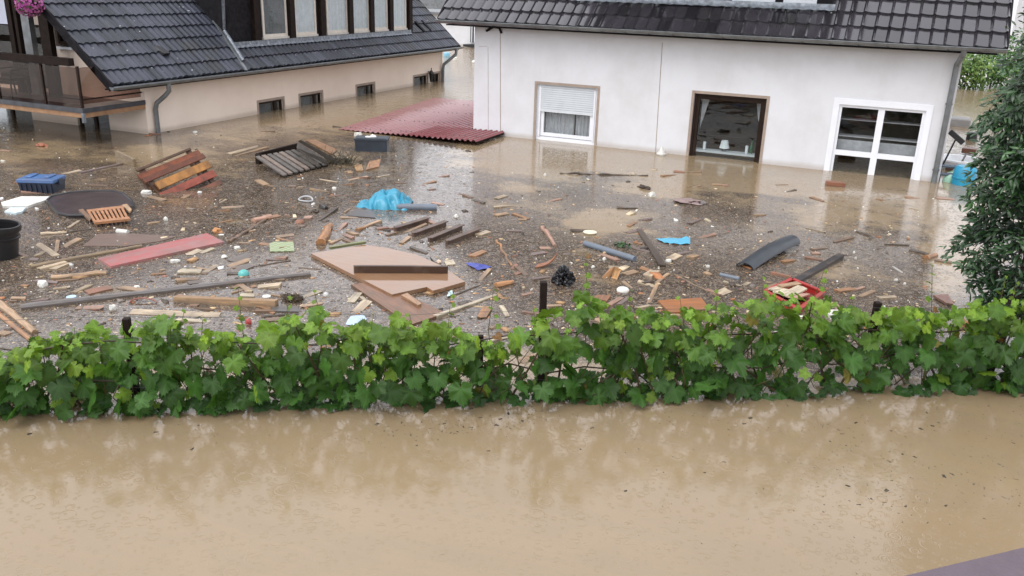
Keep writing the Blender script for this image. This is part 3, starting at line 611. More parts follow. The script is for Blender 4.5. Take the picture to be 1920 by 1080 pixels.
# hanging basket of pink flowers
p = PY(55, 8, 13.75); t_ = thing('hanging_basket', 'hanging basket of pink flowers at the balcony of the cream house', 'flowers', (p.x, p.y, p.z-.25), None)
mb = MB(); mb.lathe([(0,-.22),(.12,-.2),(.19,0),(.2,.02),(.18,.02),(0,.0)], p, 16); mb.obj('basket', M['slate'], t_, True)
mb = MB(); r_ = random.Random(4)
for i in range(420):
    d = Vector((r_.gauss(0,1), r_.gauss(0,1), r_.gauss(0,1))).normalized(); q = p + Vector((d.x*.30, d.y*.28, d.z*.24-.02))*r_.uniform(.75, 1.05); s_ = r_.uniform(.022, .042)
    x = d.orthogonal().normalized()*s_; y = d.cross(x); k = r_.random(); c = (.30+.2*k, .06+.16*k*k, .24+.16*k) if r_.random() < .85 else (.05,.10,.03)
    mb.add([q+x*math.cos(a)+y*math.sin(a)+d*.01*(-1)**j for j, a in enumerate([1.2566*m for m in range(5)])], [(0,1,2,3,4)], 0, c)
mb.obj('flower_cluster', M['petal'], t_)
mb = MB()
for a in (0, 2.1, 4.2): mb.tube([p+Vector((.19*math.cos(a), .19*math.sin(a), .02)), p+Vector((0,0,.75))], .004, 5)
mb.obj('hanger', M['wire'], t_)

# ------------------------------------------------------------------ sunk red corrugated roof between the houses
mb = MB(); pitch = .15; nx = int((-8.93+13.45)/pitch*6)
def red_z(x, y):
    k = min(1, max(0, (x+13.2)/2.2)); ph = (x/pitch) % 1; pr_ = min(1, max(0, 2.2*abs(ph*2-1)-.6))
    return .012 + .042*pr_*(.10+.90*k) + max(0, x+12.2)*.028
for ya, yb, xa, xb in ((18.15, 19.77, -13.15, -8.93), (19.77, 25.2, -13.98, -9.87)):
    n = int((xb-xa)/pitch*6); m_ = int((yb-ya)/.5)+1; vs = []
    for j in range(m_+1):
        for i in range(n+1):
            y = ya+(yb-ya)*j/m_; x = xa+(xb-xa)*i/n
            if ya < 19: y += (.10*(x+8.9) if j == 0 else 0)*-.35
            x = max(x, -12.93-.150*(y-18.4)); vs.append((x, y, red_z(x, y)))
    top = len(vs); vs2 = [(x, y, z-.006) for x, y, z in vs]; fs = []
    for j in range(m_):
        for i in range(n): a = j*(n+1)+i; fs.append((a, a+1, a+n+2, a+n+1)); fs.append((top+a, top+a+n+1, top+a+n+2, top+a+1))
    mb.add(vs+vs2, fs)
mb.keepn = True
rr = thing('carport_roof', 'red corrugated metal roof half sunk in the flood between the two houses', 'roof', (-11, 20, 0))
mb.obj('corrugated_sheet', M['red'], rr, True)
mb = MB(); r_ = random.Random(3)
for yr in (18.6, 20.3, 22.2, 24.1):
    for i in range(int(4.2/.21)):
        x = -12.9+i*.21
        if yr > 19.8 and x > -9.95: continue
        x = (math.floor(x/pitch)+.0)*pitch; z = red_z(x, yr); mb.lathe([(.016,0),(.016,.01),(.008,.02),(0,.02)], (x, yr, z-.002), 6)
mb.obj('screw_row', M['deck_strip'], rr)
mb = MB(); mb.bar((-8.95, 18.22, .075), (-8.95, 19.75, .075), .03, .045); mb.obj('edge_beam', M['dark_wood'], rr)
# ------------------------------------------------------------------ far background
t_ = thing('house', 'white far house with a grey flat eave seen through the gap between the two roofs', 'house', (-27, 66, 0))
mb = MB(); mb.box((-40, 66, -.5), (-18, 74, 7)); mb.obj('wall', M['stucco_w'], t_)
mb = MB(); mb.bar((-40.5, 65.4, 1.7), (-17.5, 65.4, 1.7), 1.1, .8); mb.obj('canopy', M['zinc'], t_)
t_ = thing('garage', 'low pale garage wall standing in the brown flood in the gap beside the white house', 'garage', (-20, 44, 0))
GYY = W(865, 86).y; p = PY(897, 70, GYY); q = PY(780, 70, GYY)
mb = MB(); mb.box((q.x-3, GYY, -.5), (p.x+1.6, GYY+4, 1.72)); mb.obj('wall', M['stucco_w'], t_)
mb = MB(); mb.box((q.x-3.2, GYY-.3, 1.722), (p.x+1.9, GYY+4.2, 1.85)); mb.obj('flat_roof', M['zinc'], t_)
a, b = PY(883, 50, GYY), PY(899, 80, GYY); mb = MB(); mb.box((a.x, GYY-.06, b.z), (b.x+.5, GYY-.005, 1.6)); w = mb.obj('window', M['black'], t_)
for k in range(3): mb = MB(); x = a.x+.08+k*.17; mb.box((x, GYY-.09, b.z), (x+.05, GYY-.062, 1.6)); mb.obj('window_bar', M['white_pvc'], w)
a, b = PY(868, 88, GYY-.8), PY(899, 94, GYY-.8); mb = MB(); mb.box((a.x, GYY-.8, .03), (b.x+.6, GYY-.1, .16)); mb.obj('ledge', M['black'], t_)
p = W(838, 106); mb = MB(); mb.lathe([(0,-.1),(.15,-.1),(.17,.05),(.16,.17),(.12,.2),(0,.2)], p, 18); tag(mb.obj('plastic_drum', M['plastic'], None, True, color=(.25,.55,.72)), 'pale blue plastic drum floating behind the far downpipe of the cream house', 'drum')
p = W(893, 118); mb = MB(); mb.lathe([(0,-.05),(.2,-.05),(.22,.06),(.14,.13),(0,.15)], p, 14); tag(mb.obj('foam_lump', M['matt'], None, True, color=(.8,.79,.75)), 'white lump floating against the corner of the white rendered house', 'foam')
p = W(853, 112); mb = MB(); mb.lathe([(0,-.03),(.12,-.03),(.11,.1),(0,.14)], p, 10); tag(mb.obj('foam_lump', M['matt'], None, True, color=(.8,.79,.75)), 'small white scrap drifting right of the far downpipe', 'foam')
t_ = thing('house', 'white far house wall behind the dark shrub at the right edge', 'house', (9, 56, 0))
mb = MB(); mb.box((5.6, 56, -.5), (22, 62, 5.0)); mb.obj('wall', M['stucco_w'], t_); mb = MB(); mb.hexa([(5.2,55.6,5.002),(22,55.6,5.002),(22,62,5.002),(5.2,62,5.002),(5.2,58.7,7.4),(22,58.7,7.4),(22,58.9,7.4),(5.2,58.9,7.4)]); mb.obj('roof', M['slate'], t_)

def leaf_cards(pos, nrm, tip, size, width, cols, cup=.15):
    """pointed oval leaves as 4-quad folded blades; arrays"""
    n = len(pos); tip = tip - nrm*(tip*nrm).sum(1)[:, None]; tip /= np.linalg.norm(tip, axis=1)[:, None] + 1e-9; sdv = np.cross(tip, nrm)
    tem = np.array([(0,0,0),(.5,.38,-cup),(.36,.75,-cup*1.1),(0,1,-.35),(-.36,.75,-cup*1.1),(-.5,.38,-cup),(0,.55,.06)])
    V = pos[:, None, :] + sdv[:, None, :]*(tem[None, :, 0:1]*(size*width)[:, None, None]) + tip[:, None, :]*(tem[None, :, 1:2]*size[:, None, None]) + nrm[:, None, :]*(tem[None, :, 2:3]*size[:, None, None]*.6)
    f = np.array([(0,1,6),(1,2,6),(2,3,6),(3,4,6),(4,5,6),(5,0,6)]); F = (np.arange(n)[:, None, None]*7 + f[None]).reshape(-1, 3)
    return V.reshape(-1, 3), F, np.repeat(cols, 7, 0)
def np_obj(name, V, F, C, m, parent=None, smooth=False):
    c = (V.min(0)+V.max(0))/2; c[2] = V[:, 2].min(); me = bpy.data.meshes.new(name); V = V-c
    me.vertices.add(len(V)); me.vertices.foreach_set('co', V.ravel()); k = F.shape[1]
    me.loops.add(F.size); me.loops.foreach_set('vertex_index', F.ravel()); me.polygons.add(len(F)); me.polygons.foreach_set('loop_start', np.arange(len(F))*k)
    try: me.polygons.foreach_set('loop_total', np.full(len(F), k))
    except Exception: pass
    me.update(calc_edges=True)
    at = me.color_attributes.new('Col', 'FLOAT_COLOR', 'POINT'); at.data.foreach_set('color', np.concatenate([C, np.ones((len(C), 1))], 1).ravel())
    if smooth: me.polygons.foreach_set('use_smooth', [True]*len(F))
    me.materials.append(m); o = bpy.data.objects.new(name, me); col.objects.link(o); pw = Vector((0,0,0))
    if parent is not None: o.parent = parent; pw = WL[parent.name]
    o.location = Vector(c)-pw; WL[o.name] = Vector(c); return o
rg = np.random.default_rng(11)
def unit(v): return v/(np.linalg.norm(v, axis=1)[:, None]+1e-9)
def clump_leaves(cen, rad, n, size, width, ca, cb, down=.6):
    """leaves gathered in small clumps through an ellipsoid's shell and body"""
    cen = np.array(cen); rad = np.array(rad); ncl = max(6, n//40)
    cc = unit(rg.normal(size=(ncl, 3)))*rg.uniform(.35, 1., (ncl, 1))*rad + cen; br = rg.uniform(0, 1, ncl); k = rg.integers(0, ncl, n)
    pos = cc[k] + rg.normal(size=(n, 3))*rad.min()*.20; out = unit((pos-cen)/rad)
    nrm = unit(out*.7 + rg.normal(size=(n, 3))*.5 + np.array([0,0,.5])); tip = unit(rg.normal(size=(n, 3))*.6 + out*.3 - np.array([0,0,down]))
    m_ = np.clip(br[k]+rg.normal(size=n)*.25, 0, 1)[:, None]; C = np.array(ca)*(1-m_)+np.array(cb)*m_
    return leaf_cards(pos, nrm, tip, size*rg.uniform(.7, 1.3, n), np.full(n, width), C)
for (x, y, Y, rx, rz, ll) in ((1812,128,41.5,1.1,1.0,'bright green bush standing in the flood just past the white house corner'),(1862,122,43.,1.5,1.25,'darker green bush right of the bright green bush at the far bank'),(1925,118,44.5,1.6,1.5,'tall green bush at the far bank behind the shrub leaves')):
    p = PY(x, y, Y); t_ = thing('bush', ll, 'bush', (p.x, Y, 0), 'bushes on the far bank')
    V, F, C = clump_leaves((p.x, Y, rz*.75), (rx, 1.1, rz), 1500, .16, .5, (.035,.10,.02) if x > 1830 else (.07,.15,.03), (.10,.22,.04) if x > 1830 else (.16,.26,.05), .2)
    np_obj('foliage', V, F, C, M['treeleaf'], t_)
    mb = MB(); [mb.tube([(p.x+dx, Y, -.1), (p.x+dx*2, Y, rz*.9)], .03, 5) for dx in (-.2, .05, .25)]; mb.obj('stem', M['bark'], t_)

# ------------------------------------------------------------------ wire fence along the yard
def fence_pt(s, z, off=0.): return FP0 + FD*s + FN*off + Vector((0,0,z))
def PF(x, y, off=0.):
    d = ray(x, y); k = ((FP0+FN*off-CAM).dot(FN))/d.dot(FN); return CAM + d*k
fn = thing('wire_fence', 'sagging wire fence with dark posts carrying the grapevine', 'fence', fence_pt(4.8, 0, .05))
for s_, h, lean in ((1.08,.84,.0),(4.76,1.14,-.02),(7.98,.90,.02),(10.3,1.0,0),(-1.6,.9,0)):
    mb = MB(); a = fence_pt(s_, -.5, .06); b = fence_pt(s_+lean, h, .06); mb.bar(a, b, .062, .062, FD); mb.obj('post', M['dark_wood'], fn, bevel=.006)
s_ = 4.176; mb = MB(); mb.bar(fence_pt(s_, -.5, .06), fence_pt(s_, .62, .06), .05, .05, FD); mb.obj('post', M['dark_wood'], fn)
mb = MB()
for z in (.18, .42, .66, .86):
    pts = [fence_pt(-2+i*.5, z-.015*math.sin(i*1.9), .02) for i in range(29)]; mb.tube(pts, .0022, 4)
mb.obj('line_wire', M['wire'], fn)
mb = MB(); dia = .075
for i in range(-8, 170):
    for sg in (1, -1):
        a = fence_pt(-2+i*dia, .02, .03+.002*sg); L_ = .58; b = fence_pt(-2+i*dia+sg*L_, .02+L_, .03+.002*sg); mb.tube([a, b], .0011, 3, cap=False)
mb.obj('wire_mesh', M['wire'], fn)

# ------------------------------------------------------------------ grapevine
TOPL = [(-260,650),(0,668),(100,632),(220,612),(300,600),(400,626),(450,640),(520,606),(600,580),(640,622),(750,606),(850,610),(900,650),(960,634),(1030,590),(1090,555),(1150,580),(1250,595),(1300,585),(1400,570),(1450,552),(1520,560),(1600,590),(1700,582),(1750,590),(1850,566),(1920,570),(2150,590)]
BOTL = [(-260,838),(0,770),(150,764),(300,757),(400,752),(500,744),(700,738),(960,738),(1300,738),(1500,718),(1700,710),(1820,718),(1920,735),(2150,790)]
def interp(T, x):
    for (a, b), (c, d) in zip(T, T[1:]):
        if a <= x <= c: return b+(d-b)*(x-a)/(c-a)
    return T[-1][1]
GAPS = [(345,672,30,20,.6),(410,690,26,20,.6),(470,675,24,16,.5),(590,700,22,18,.5),(740,680,24,18,.5),(830,690,24,20,.6),(1010,705,20,16,.5),(1180,640,18,14,.4),(1420,690,24,16,.5),(1700,680,26,18,.5),(60,720,24,16,.4),(648,690,22,40,.85),(905,670,26,22,.5),(780,690,26,24,.5),(975,685,22,20,.45),(255,700,20,16,.4),(1100,690,18,18,.5),(700,720,20,12,.5),(1560,700,26,14,.5),(440,700,20,16,.5),(1230,700,22,14,.5),(870,712,24,14,.6),(390,655,22,16,.6),(360,690,22,18,.4),(1480,690,40,20,.6),(1640,670,34,18,.55),(1740,680,30,22,.55),(330,650,20,12,.4),(560,690,16,14,.4),(1160,720,20,12,.4),(860,640,20,14,.5),(1330,680,20,14,.4)]
# petiole-centred outline of a five-lobed toothed leaf: angle from the tip, radius
KEY = [(0,1.),(13,.88),(27,.68),(50,.92),(64,.82),(82,.64),(110,.78),(126,.68),(142,.56),(160,.54),(176,.10)]
ang = []; rad = []; k = 0
for a in np.linspace(-176, 176, 61):
    r = np.interp(abs(a), [q[0] for q in KEY], [q[1] for q in KEY]); r *= (1.07 if k % 2 == 0 else .89) if abs(a) < 165 else 1; ang.append(math.radians(a)); rad.append(r); k += 1
ang = np.array(ang); rad = np.array(rad); NR = len(ang)
def vine_leaves(pos, nrm, tip, size, cols, seed=2):
    g = np.random.default_rng(seed); n = len(pos); nrm = unit(nrm); tip = unit(tip - nrm*(tip*nrm).sum(1)[:, None]); sdv = np.cross(tip, nrm)
    tem = [(0., 0., 0.)]
    for f in (.52, 1.): tem += [(math.sin(a)*r*f*.95, math.cos(a)*r*f, 0) for a, r in zip(ang, rad)]
    tem = np.array(tem); rr = np.hypot(tem[:, 0], tem[:, 1]); aa = np.arctan2(tem[:, 0], tem[:, 1])
    cup = g.uniform(-.05, .38, n)[:, None]; fold = g.uniform(-.10, .48, n)[:, None]; wav = g.uniform(.02, .13, n)[:, None]; ph = g.uniform(0, 6.28, n)[:, None]
    h = -cup*rr[None]**2 + fold*np.abs(tem[None, :, 0])*.8 + wav*np.sin(aa[None]*5+ph)*rr[None] - .18*np.clip(tem[None, :, 1], 0, 1)**2*g.uniform(0, 1.4, n)[:, None]
    asp = g.uniform(.88, 1.12, n)[:, None, None]
    V = pos[:, None] + sdv[:, None]*(tem[None, :, 0:1]*size[:, None, None]*asp) + tip[:, None]*(tem[None, :, 1:2]*size[:, None, None]) + nrm[:, None]*(h[:, :, None]*size[:, None, None])
    f = [(0, 1+i, 2+i) for i in range(NR-1)]
    for i in range(NR-1): f += [(1+i, 1+NR+i, 2+NR+i), (1+i, 2+NR+i, 2+i)]
    f = np.array(f); nv = 1+2*NR; F = (np.arange(n)[:, None, None]*nv + f[None]).reshape(-1, 3)
    vein = np.where((np.abs(np.abs(np.degrees(aa))-51) < 5) | (np.abs(aa) < .08) | (np.abs(np.abs(np.degrees(aa))-112) < 5), 1.28, 1.)
    vein[0] = 1.35
    C = cols[:, None, :]*vein[None, :, None]
    return V.reshape(-1, 3), F, C.reshape(-1, 3)
pos = []; nr = []; tp = []; sz = []; cl = []
r_ = random.Random(21)
toC = -FN
while len(pos) < 1560:
    x = r_.uniform(-260, 2150); t = r_.random(); a, b = interp(TOPL, x), interp(BOTL, x); y = a+(b-a)*t
    if any(r_.random() < am*math.exp(-(((x-cx)/rx)**2+((y-cy)/ry)**2)) for cx, cy, rx, ry, am in GAPS): continue
    if t < .10 and r_.random() < .3: continue
    y -= 26*max(0, mnoise.noise(Vector((x*.021, 4, 0))))*(1-t)
    off = r_.gauss(-.05, .15); off = max(-.34, min(.30, off)); p = PF(x, y-3+1*t, off)
    if t > .8 and off < 0: p.z = max(.02, p.z-.05)
    if p.z < .02: p.z = .02+r_.random()*.04
    pos.append(p); young = max(0, 1-t*1.6)*r_.uniform(.2, 1) + (r_.random() < .10)*.7; young = min(1, young)
    n_ = (toC*r_.uniform(.2, 1.) + Vector((0,0,r_.uniform(.3, 1.1))) + Vector((r_.gauss(0,.45), r_.gauss(0,.45), r_.gauss(0,.25))))
    nr.append(n_ + Vector((r_.gauss(0,.9), r_.gauss(0,.9), 0))*(r_.random() < .3)); tp.append(Vector((r_.gauss(0,.55), r_.gauss(0,.55), -.9 if p.z > .12 else -.25)) + toC*r_.uniform(.0, .5)); sz.append(r_.uniform(.074, .152)*(1-.45*young) + (.012 if off < -.1 else 0))
    k = r_.uniform(.6, 1.25); cl.append([(.050+.16*young)*k, (.130+.20*young)*k, (.020+.012*young)*k] if r_.random() > .012 else [.20, .17, .03])
for i in range(190):                                       # lowest leaves, trailing in the water
    x = r_.uniform(-240, 2130); off = r_.uniform(-.17, .0); p = PF(x, interp(BOTL, x)-24, off); p.z = r_.uniform(.015, .10); pos.append(p); nr.append(toC*r_.uniform(.2, .8)+Vector((r_.gauss(0,.4), r_.gauss(0,.4), 1.))); tp.append(Vector((r_.gauss(0,.7), r_.gauss(0,.7), -.35))+toC*.6); sz.append(r_.uniform(.06, .12)); k = r_.uniform(.6, 1.2); cl.append([.038*k, .105*k, .018*k])
for i in range(420):                                       # small pale young leaves over the top of the row
    x = r_.uniform(-240, 2130); a, b = interp(TOPL, x), interp(BOTL, x); t = abs(r_.gauss(0, .16)); p = PF(x, a+(b-a)*t-5, r_.gauss(-.04, .13)); pos.append(p); nr.append(toC*r_.uniform(.1, .9)+Vector((r_.gauss(0,.6), r_.gauss(0,.6), .8))); tp.append(Vector((r_.gauss(0,.8), r_.gauss(0,.8), -.5))); sz.append(r_.uniform(.035, .075)); k = r_.uniform(.75, 1.2); cl.append([.18*k, .31*k, .035*k])
SHOOT = [(460,660,446,540),(620,620,590,548),(545,600,540,560),(855,640,845,555),(930,640,925,545),(1095,600,1098,480),(1240,640,1243,585),(1185,600,1180,545),(1340,610,1345,545),(1425,600,1432,520),(1745,620,1748,498),(1610,600,1596,560),(700,640,700,590),(330,640,345,585),(1500,600,1545,508),(775,640,768,590),(130,690,140,615),(60,720,58,650),(1850,620,1885,520),(1880,600,1905,530),(1010,620,1000,580),(385,640,380,600),(1280,620,1275,560)]
mbs = MB(); TEND = []
for x0, y0, x1, y1 in SHOOT:
    off = r_.uniform(-.12, .12); a, b = PF(x0, y0+70, off), PF(x1, y1, off); m_ = (a+b)/2+Vector((r_.gauss(0,.03), r_.gauss(0,.03), 0)); mbs.tube([a, m_, b], [.005, .004, .0022], 5, 0, (.10,.09,.035))
    L_ = (b-a).length; n = max(3, int(L_/.085))
    for i in range(n):
        f = (i+1)/n; p = a+(b-a)*f; s_ = 1-.62*f; d = Vector((r_.gauss(0,1), r_.gauss(0,1), .1)).normalized(); q = p+d*.045*s_; mbs.tube([p, q], .0016, 4, 0, (.12,.14,.04))
        pos.append(q); nr.append(toC*r_.uniform(.1, .8)+Vector((r_.gauss(0,.5), r_.gauss(0,.5), .8))); tp.append(d+Vector((0,0,-.4))); sz.append(.085*s_*r_.uniform(.7, 1.1)); y_ = min(1, .35+.6*f); k = r_.uniform(.85, 1.15)
        cl.append([(.045+.12*y_)*k, (.12+.15*y_)*k, .025*k] if r_.random() > .05 else [.20, .10, .03])
    for j in range(2):
        p = a+(b-a)*r_.uniform(.6, 1); c_ = [p+Vector((math.cos(i*.9)*.012*i*.3, math.sin(i*.9)*.012*i*.3, .012*i)) for i in range(8)]; TEND.append(c_)
for i in range(240):                                        # woody canes and side shoots inside the row
    x = r_.uniform(-200, 2100); a = PF(x, interp(BOTL, x)+10, r_.uniform(-.1, .12)); t = r_.uniform(.0, .75); xx = x+r_.gauss(0, 70); b = PF(xx, interp(TOPL, min(2140, max(-250, xx)))*(1-t)+interp(BOTL, min(2140, max(-250, xx)))*t, r_.uniform(-.15, .15))
    m_ = (a+b)/2+Vector((r_.gauss(0,.06), r_.gauss(0,.06), r_.gauss(0,.05))); r0 = r_.choice((.003,.004,.006,.010)); mbs.tube([a, m_, b], [r0*1.3, r0, r0*.6], 5, 0, r_.choice(((.05,.032,.02),(.07,.05,.025),(.09,.085,.03))))
for z in (.30, .62):
    pts = [fence_pt(-1.5+i*.35, z+r_.gauss(0,.035), .0+r_.gauss(0,.03)) for i in range(36)]; mbs.tube(pts, .008, 6, 0, (.05,.035,.022))
A = lambda q: np.array([tuple(v) for v in q], dtype=float)
V, F, C = vine_leaves(A(pos), A(nr), A(tp), np.array(sz), np.array(cl))
vn = thing('grapevine', 'leafy green grapevine trained along the whole wire fence, standing in the flood', 'grapevine', fence_pt(4.8, 0))
np_obj('foliage', V, F, C, M['leaf'], vn, True); mbs.obj('cane', M['chips'], vn)
for c_ in TEND: mb = MB(); mb.tube(c_, .0012, 4, 0, (.16,.17,.04)); mb.obj('tendril', M['chips'], vn)
for x, y in ((1505,640),(1470,620),(1420,655),(1555,640)):
    p = PF(x, y, -.08); mb = MB()                            # small green grape clusters
    for i in range(26): q = p+Vector((r_.gauss(0,.022), r_.gauss(0,.022), -r_.random()*.09)); mb.lathe([(0,-.008),(.007,-.003),(.007,.003),(0,.008)], q, 6, 0, (.16,.21,.06))
    mb.tube([p+Vector((0,0,.03)), p-Vector((0,0,.095))], .006, 5, 0, (.14,.17,.05)); mb.obj('grape_cluster', M['chips'], vn, True)

# ------------------------------------------------------------------ dark shrub tree at the right edge
TR = thing('shrub_tree', 'dark green shrubby tree with drooping narrow leaves at the right edge behind the grapevine', 'tree', (1.75, 9.75, 0))
EDGE = [(40,1985),(60,1950),(90,1915),(120,1885),(165,1864),(205,1846),(228,1822),(245,1836),(275,1842),(305,1826),(340,1815),(375,1800),(400,1812),(430,1790),(455,1768),(475,1785),(500,1800),(525,1792),(545,1815),(575,1838),(605,1850)]
def edge_x(y): return np.interp(y, [e[0] for e in EDGE], [e[1] for e in EDGE])
pos = []; cl = []; sz = []; tp = []; nr = []
ncl = 0
mb = MB()
trunk = PF(1852, 690, .25); top = PY(1990, 250, 9.9)
mb.tube([Vector((trunk.x-.02, trunk.y, -.5)), trunk, trunk*.55+top*.45+Vector((.06,0,0)), top, PY(2010,60,9.9)], [.075,.07,.055,.04,.02], 10); 
mb.obj('trunk', M['bark'], TR, True)
TW = []
while ncl < 1000:
    y = r_.uniform(30, 610); x = edge_x(y) + r_.random()**1.15*330 + 8; Yd = r_.uniform(9.1, 10.7) if x > 1870 else r_.uniform(9.4, 10.2); p = PY(x, y, Yd)
    ncl += 1; lean = Vector((-.5 if x < 1900 else r_.gauss(0,.4), r_.gauss(0,.35), -.55+r_.gauss(0,.3))).normalized(); spray = x-edge_x(y) < 42; L_ = r_.uniform(.24, .46) if spray else r_.uniform(.12, .30); a = p - lean*L_
    if r_.random() < .5: TW.append((a, p))
    br = r_.random()
    for i in range(r_.randint(12, 15) if spray else r_.randint(14, 20)):
        f = r_.random()*1.25; q = a + lean*L_*f + Vector((r_.gauss(0,.022), r_.gauss(0,.022), r_.gauss(0,.02))); d = (lean*.6 + Vector((r_.gauss(0,.55), r_.gauss(0,.55), -.35+r_.gauss(0,.3))))
        pos.append(q); tp.append(d); nr.append(Vector((r_.gauss(0,.5), -.45+r_.gauss(0,.5), .9))); sz.append(r_.uniform(.07, .125))
        k = r_.uniform(.6, 1.4)*(1+.5*(f > .8)); cl.append([(.011+.019*br)*k, (.032+.040*br)*k, (.012+.009*br)*k])
n = len(pos); V, F, C = leaf_cards(A(pos), unit(A(nr)), unit(A(tp)), np.array(sz), np.full(n, .29), np.array(cl), .12)
np_obj('crown', V, F, C, M['treeleaf'], TR)
for tx, ty in ((1900,150),(1880,220),(1850,330),(1830,430),(1850,520),(1930,400),(1960,120)):
    b = PY(tx, ty, 9.75); a = trunk*.4+top*.6 if ty < 350 else trunk*.75+top*.25; mb = MB(); mb.tube([a, (a+b)/2+Vector((0,0,.12)), b], [.022,.012,.004], 6); mb.obj('branch', M['bark'], TR, True)
mb = MB()
for a, p in TW: mb.tube([a, p], [.004, .0018], 4)
tag(mb.obj('twigs', M['bark'], TR), None, None, None, 'stuff')

# ------------------------------------------------------------------ ledge of the house the picture is taken from
a, b = W(1665, 1080, 3.0), W(1920, 1020, 3.0); d = (b-a).normalized(); n_ = Vector((d.y, -d.x, 0))
t_ = thing('balcony_parapet', 'mauve grey painted parapet cap in the bottom right corner close to the viewer', 'parapet', (a.x, a.y, 0))
mb = MB(); p0 = a-d*.55; p1 = b+d*2.2; mb.bar(p0+n_*.17-Vector((0,0,.02)), p1+n_*.17-Vector((0,0,.02)), .34, .04); mb.obj('cap', M['mauve'], t_, bevel=.006)
mb = MB(); mb.bar(p0+n_*.17+d*.03-Vector((0,0,1.77)), p1+n_*.17-d*.03-Vector((0,0,1.77)), .26, 3.45); mb.obj('wall', M['stucco_w'], t_)
# ------------------------------------------------------------------ floating debris
PAL = dict(tan=(0.54,0.35,0.2), pale=(0.68,0.54,0.37), cream=(0.72,0.62,0.44), orange=(0.46,0.22,0.09), rust=(0.3,0.11,0.06), brown=(0.24,0.145,0.09), dark=(.055,.038,.028), red=(.36,.05,.045),
  grey=(.17,.155,.15), pink=(0.55,0.32,0.23), mauve=(0.26,0.19,0.18), white=(.66,.65,.60), black=(.012,.012,.014), blue=(.03,.09,.32), teal=(.10,.45,.42), cyan=(.07,.40,.62), steel=(.12,.145,.18), lblue=(.45,.60,.70), brick=(0.36,0.15,0.085), olive=(.25,.27,.12), mud=(.33,.24,.14))
LM = [((715,372),'the blue tarp mound'),((690,276),'the dark grey crate'),((725,510),'the big floating door panel'),((300,468),'the red painted board'),((14,455),'the black tub'),((62,346),'the blue lidded box'),((330,320),'the tilted slatted crate'),((545,300),'the weathered grey pallet'),((168,382),'the dark table top'),((197,402),'the orange slatted grate'),((800,220),'the red corrugated roof'),((1060,270),'the roller shutter window'),((1360,300),'the dark picture window'),((1640,335),'the white twin window'),((1442,480),'the curved black gutter piece'),((1487,555),'the red tray'),((1052,522),'the black bag'),((1150,475),'the long grey pipe'),((1030,560),'the tallest fence post'),((1262,452),'the flat blue cloth'),((1282,572),'the big orange board'),((1533,507),'the long black beam'),((1220,465),'the dark leaning plank'),((820,440),'the four dark slats'),((782,391),'the short dark pipe'),((310,545),'the long grey pole'),((1240,285),'the white floating lamp'),((1745,480),'the driftwood by the shrub'),((1296,380),'the dark mud clump'),((1565,348),'the brown brick'),((1133,326),'the long rotten branch'),((528,463),'the green mesh scrap'),((905,497),'the blue wrapper'),((1168,543),'the white bowl'),((610,440),'the red brown log'),((424,572),'the thick tan beam'),((870,575),'the long cream batten'),((298,252),'the near downpipe of the cream house'),((1850,420),'the dark shrub tree')]
LABELS = set()
def relation(x, y, skip=0):
    q = sorted(LM, key=lambda l: math.hypot(l[0][0]-x, 1.6*(l[0][1]-y)))[skip]; dx, dy = x-q[0][0], (y-q[0][1])*1.8; dist = math.hypot(dx, dy)
    w = ''
    if abs(dx) > 1.8*abs(dy): r = 'left of' if dx < 0 else 'right of'
    elif abs(dy) > 1.8*abs(dx): r = 'behind' if dy < 0 else 'in front of'
    else: r = 'diagonally ' + ('behind ' if dy < 0 else 'before ') + ('left of' if dx < 0 else 'right of')
    return w + r + ' ' + q[1]
def uniq(lab, x, y):
    if lab and lab not in LABELS: LABELS.add(lab); return lab
    for s_ in range(6):
        l = (lab or 'piece').split(' floating ')[0] + ' drifting ' + relation(x, y, s_ + 1)
        if l not in LABELS: LABELS.add(l); return l
    return lab
def plank_mesh(L, w, t, seed, jag=.03, taper=0., bend=0.):
    r_ = random.Random(seed); mb = MB(); n = max(3, int(L/.18)); rows = []
    for i in range(n+1):
        x = -L/2+L*i/n; k = (1-taper*i/n); e = i in (0, n); dy = bend*L*(1-(2*i/n-1)**2)
        a, b = -w/2*k*r_.uniform(.93, 1.03)+dy, w/2*k*r_.uniform(.93, 1.03)+dy; zt = t/2*r_.uniform(.92, 1.02)
        ja = r_.uniform(-jag, jag) if e else 0; jb = r_.uniform(-jag, jag) if e else 0; jm = r_.uniform(-jag, jag)*1.3 if e else 0
        rows.append([(x+ja,a,-t/2),(x+ja,a,zt),(x+jm,(a+b)/2+r_.uniform(-.2,.2)*w*k*.5,zt*1.03),(x+jb,b,zt),(x+jb,b,-t/2)])
    vs = [p for r in rows for p in r]; fs = []
    for i in range(n):
        for j in range(5): k = (j+1) % 5; fs.append((i*5+j, i*5+k, (i+1)*5+k, (i+1)*5+j))
    fs += [tuple(range(5)), tuple(n*5+j for j in (4,3,2,1,0))]; mb.add(vs, fs); return mb
def put(mb, name, mat_, x, y, L_ab, z, tilt, color, lab, cat, group=None, smooth=False, bevel=0):
    a, b = L_ab; m_ = (a+b)/2; yaw = math.atan2(b.y-a.y, b.x-a.x)
    o = mb.obj(name, mat_, None, smooth, bevel, loc=(m_.x, m_.y, z), rot=(tilt[0], tilt[1], yaw), color=color, local=True)
    return tag(o, uniq(lab, x, y), cat, group)
CN = dict(tan='tan', pale='pale', cream='cream', orange='orange', rust='reddish brown', brown='brown', dark='dark', red='red', grey='grey', pink='pinkish', mauve='dull mauve', white='white', black='black', brick='brick red', mud='muddy', steel='slate grey', lblue='pale blue', teal='turquoise', cyan='bright blue', blue='deep blue', olive='olive')
sd_i = [100]
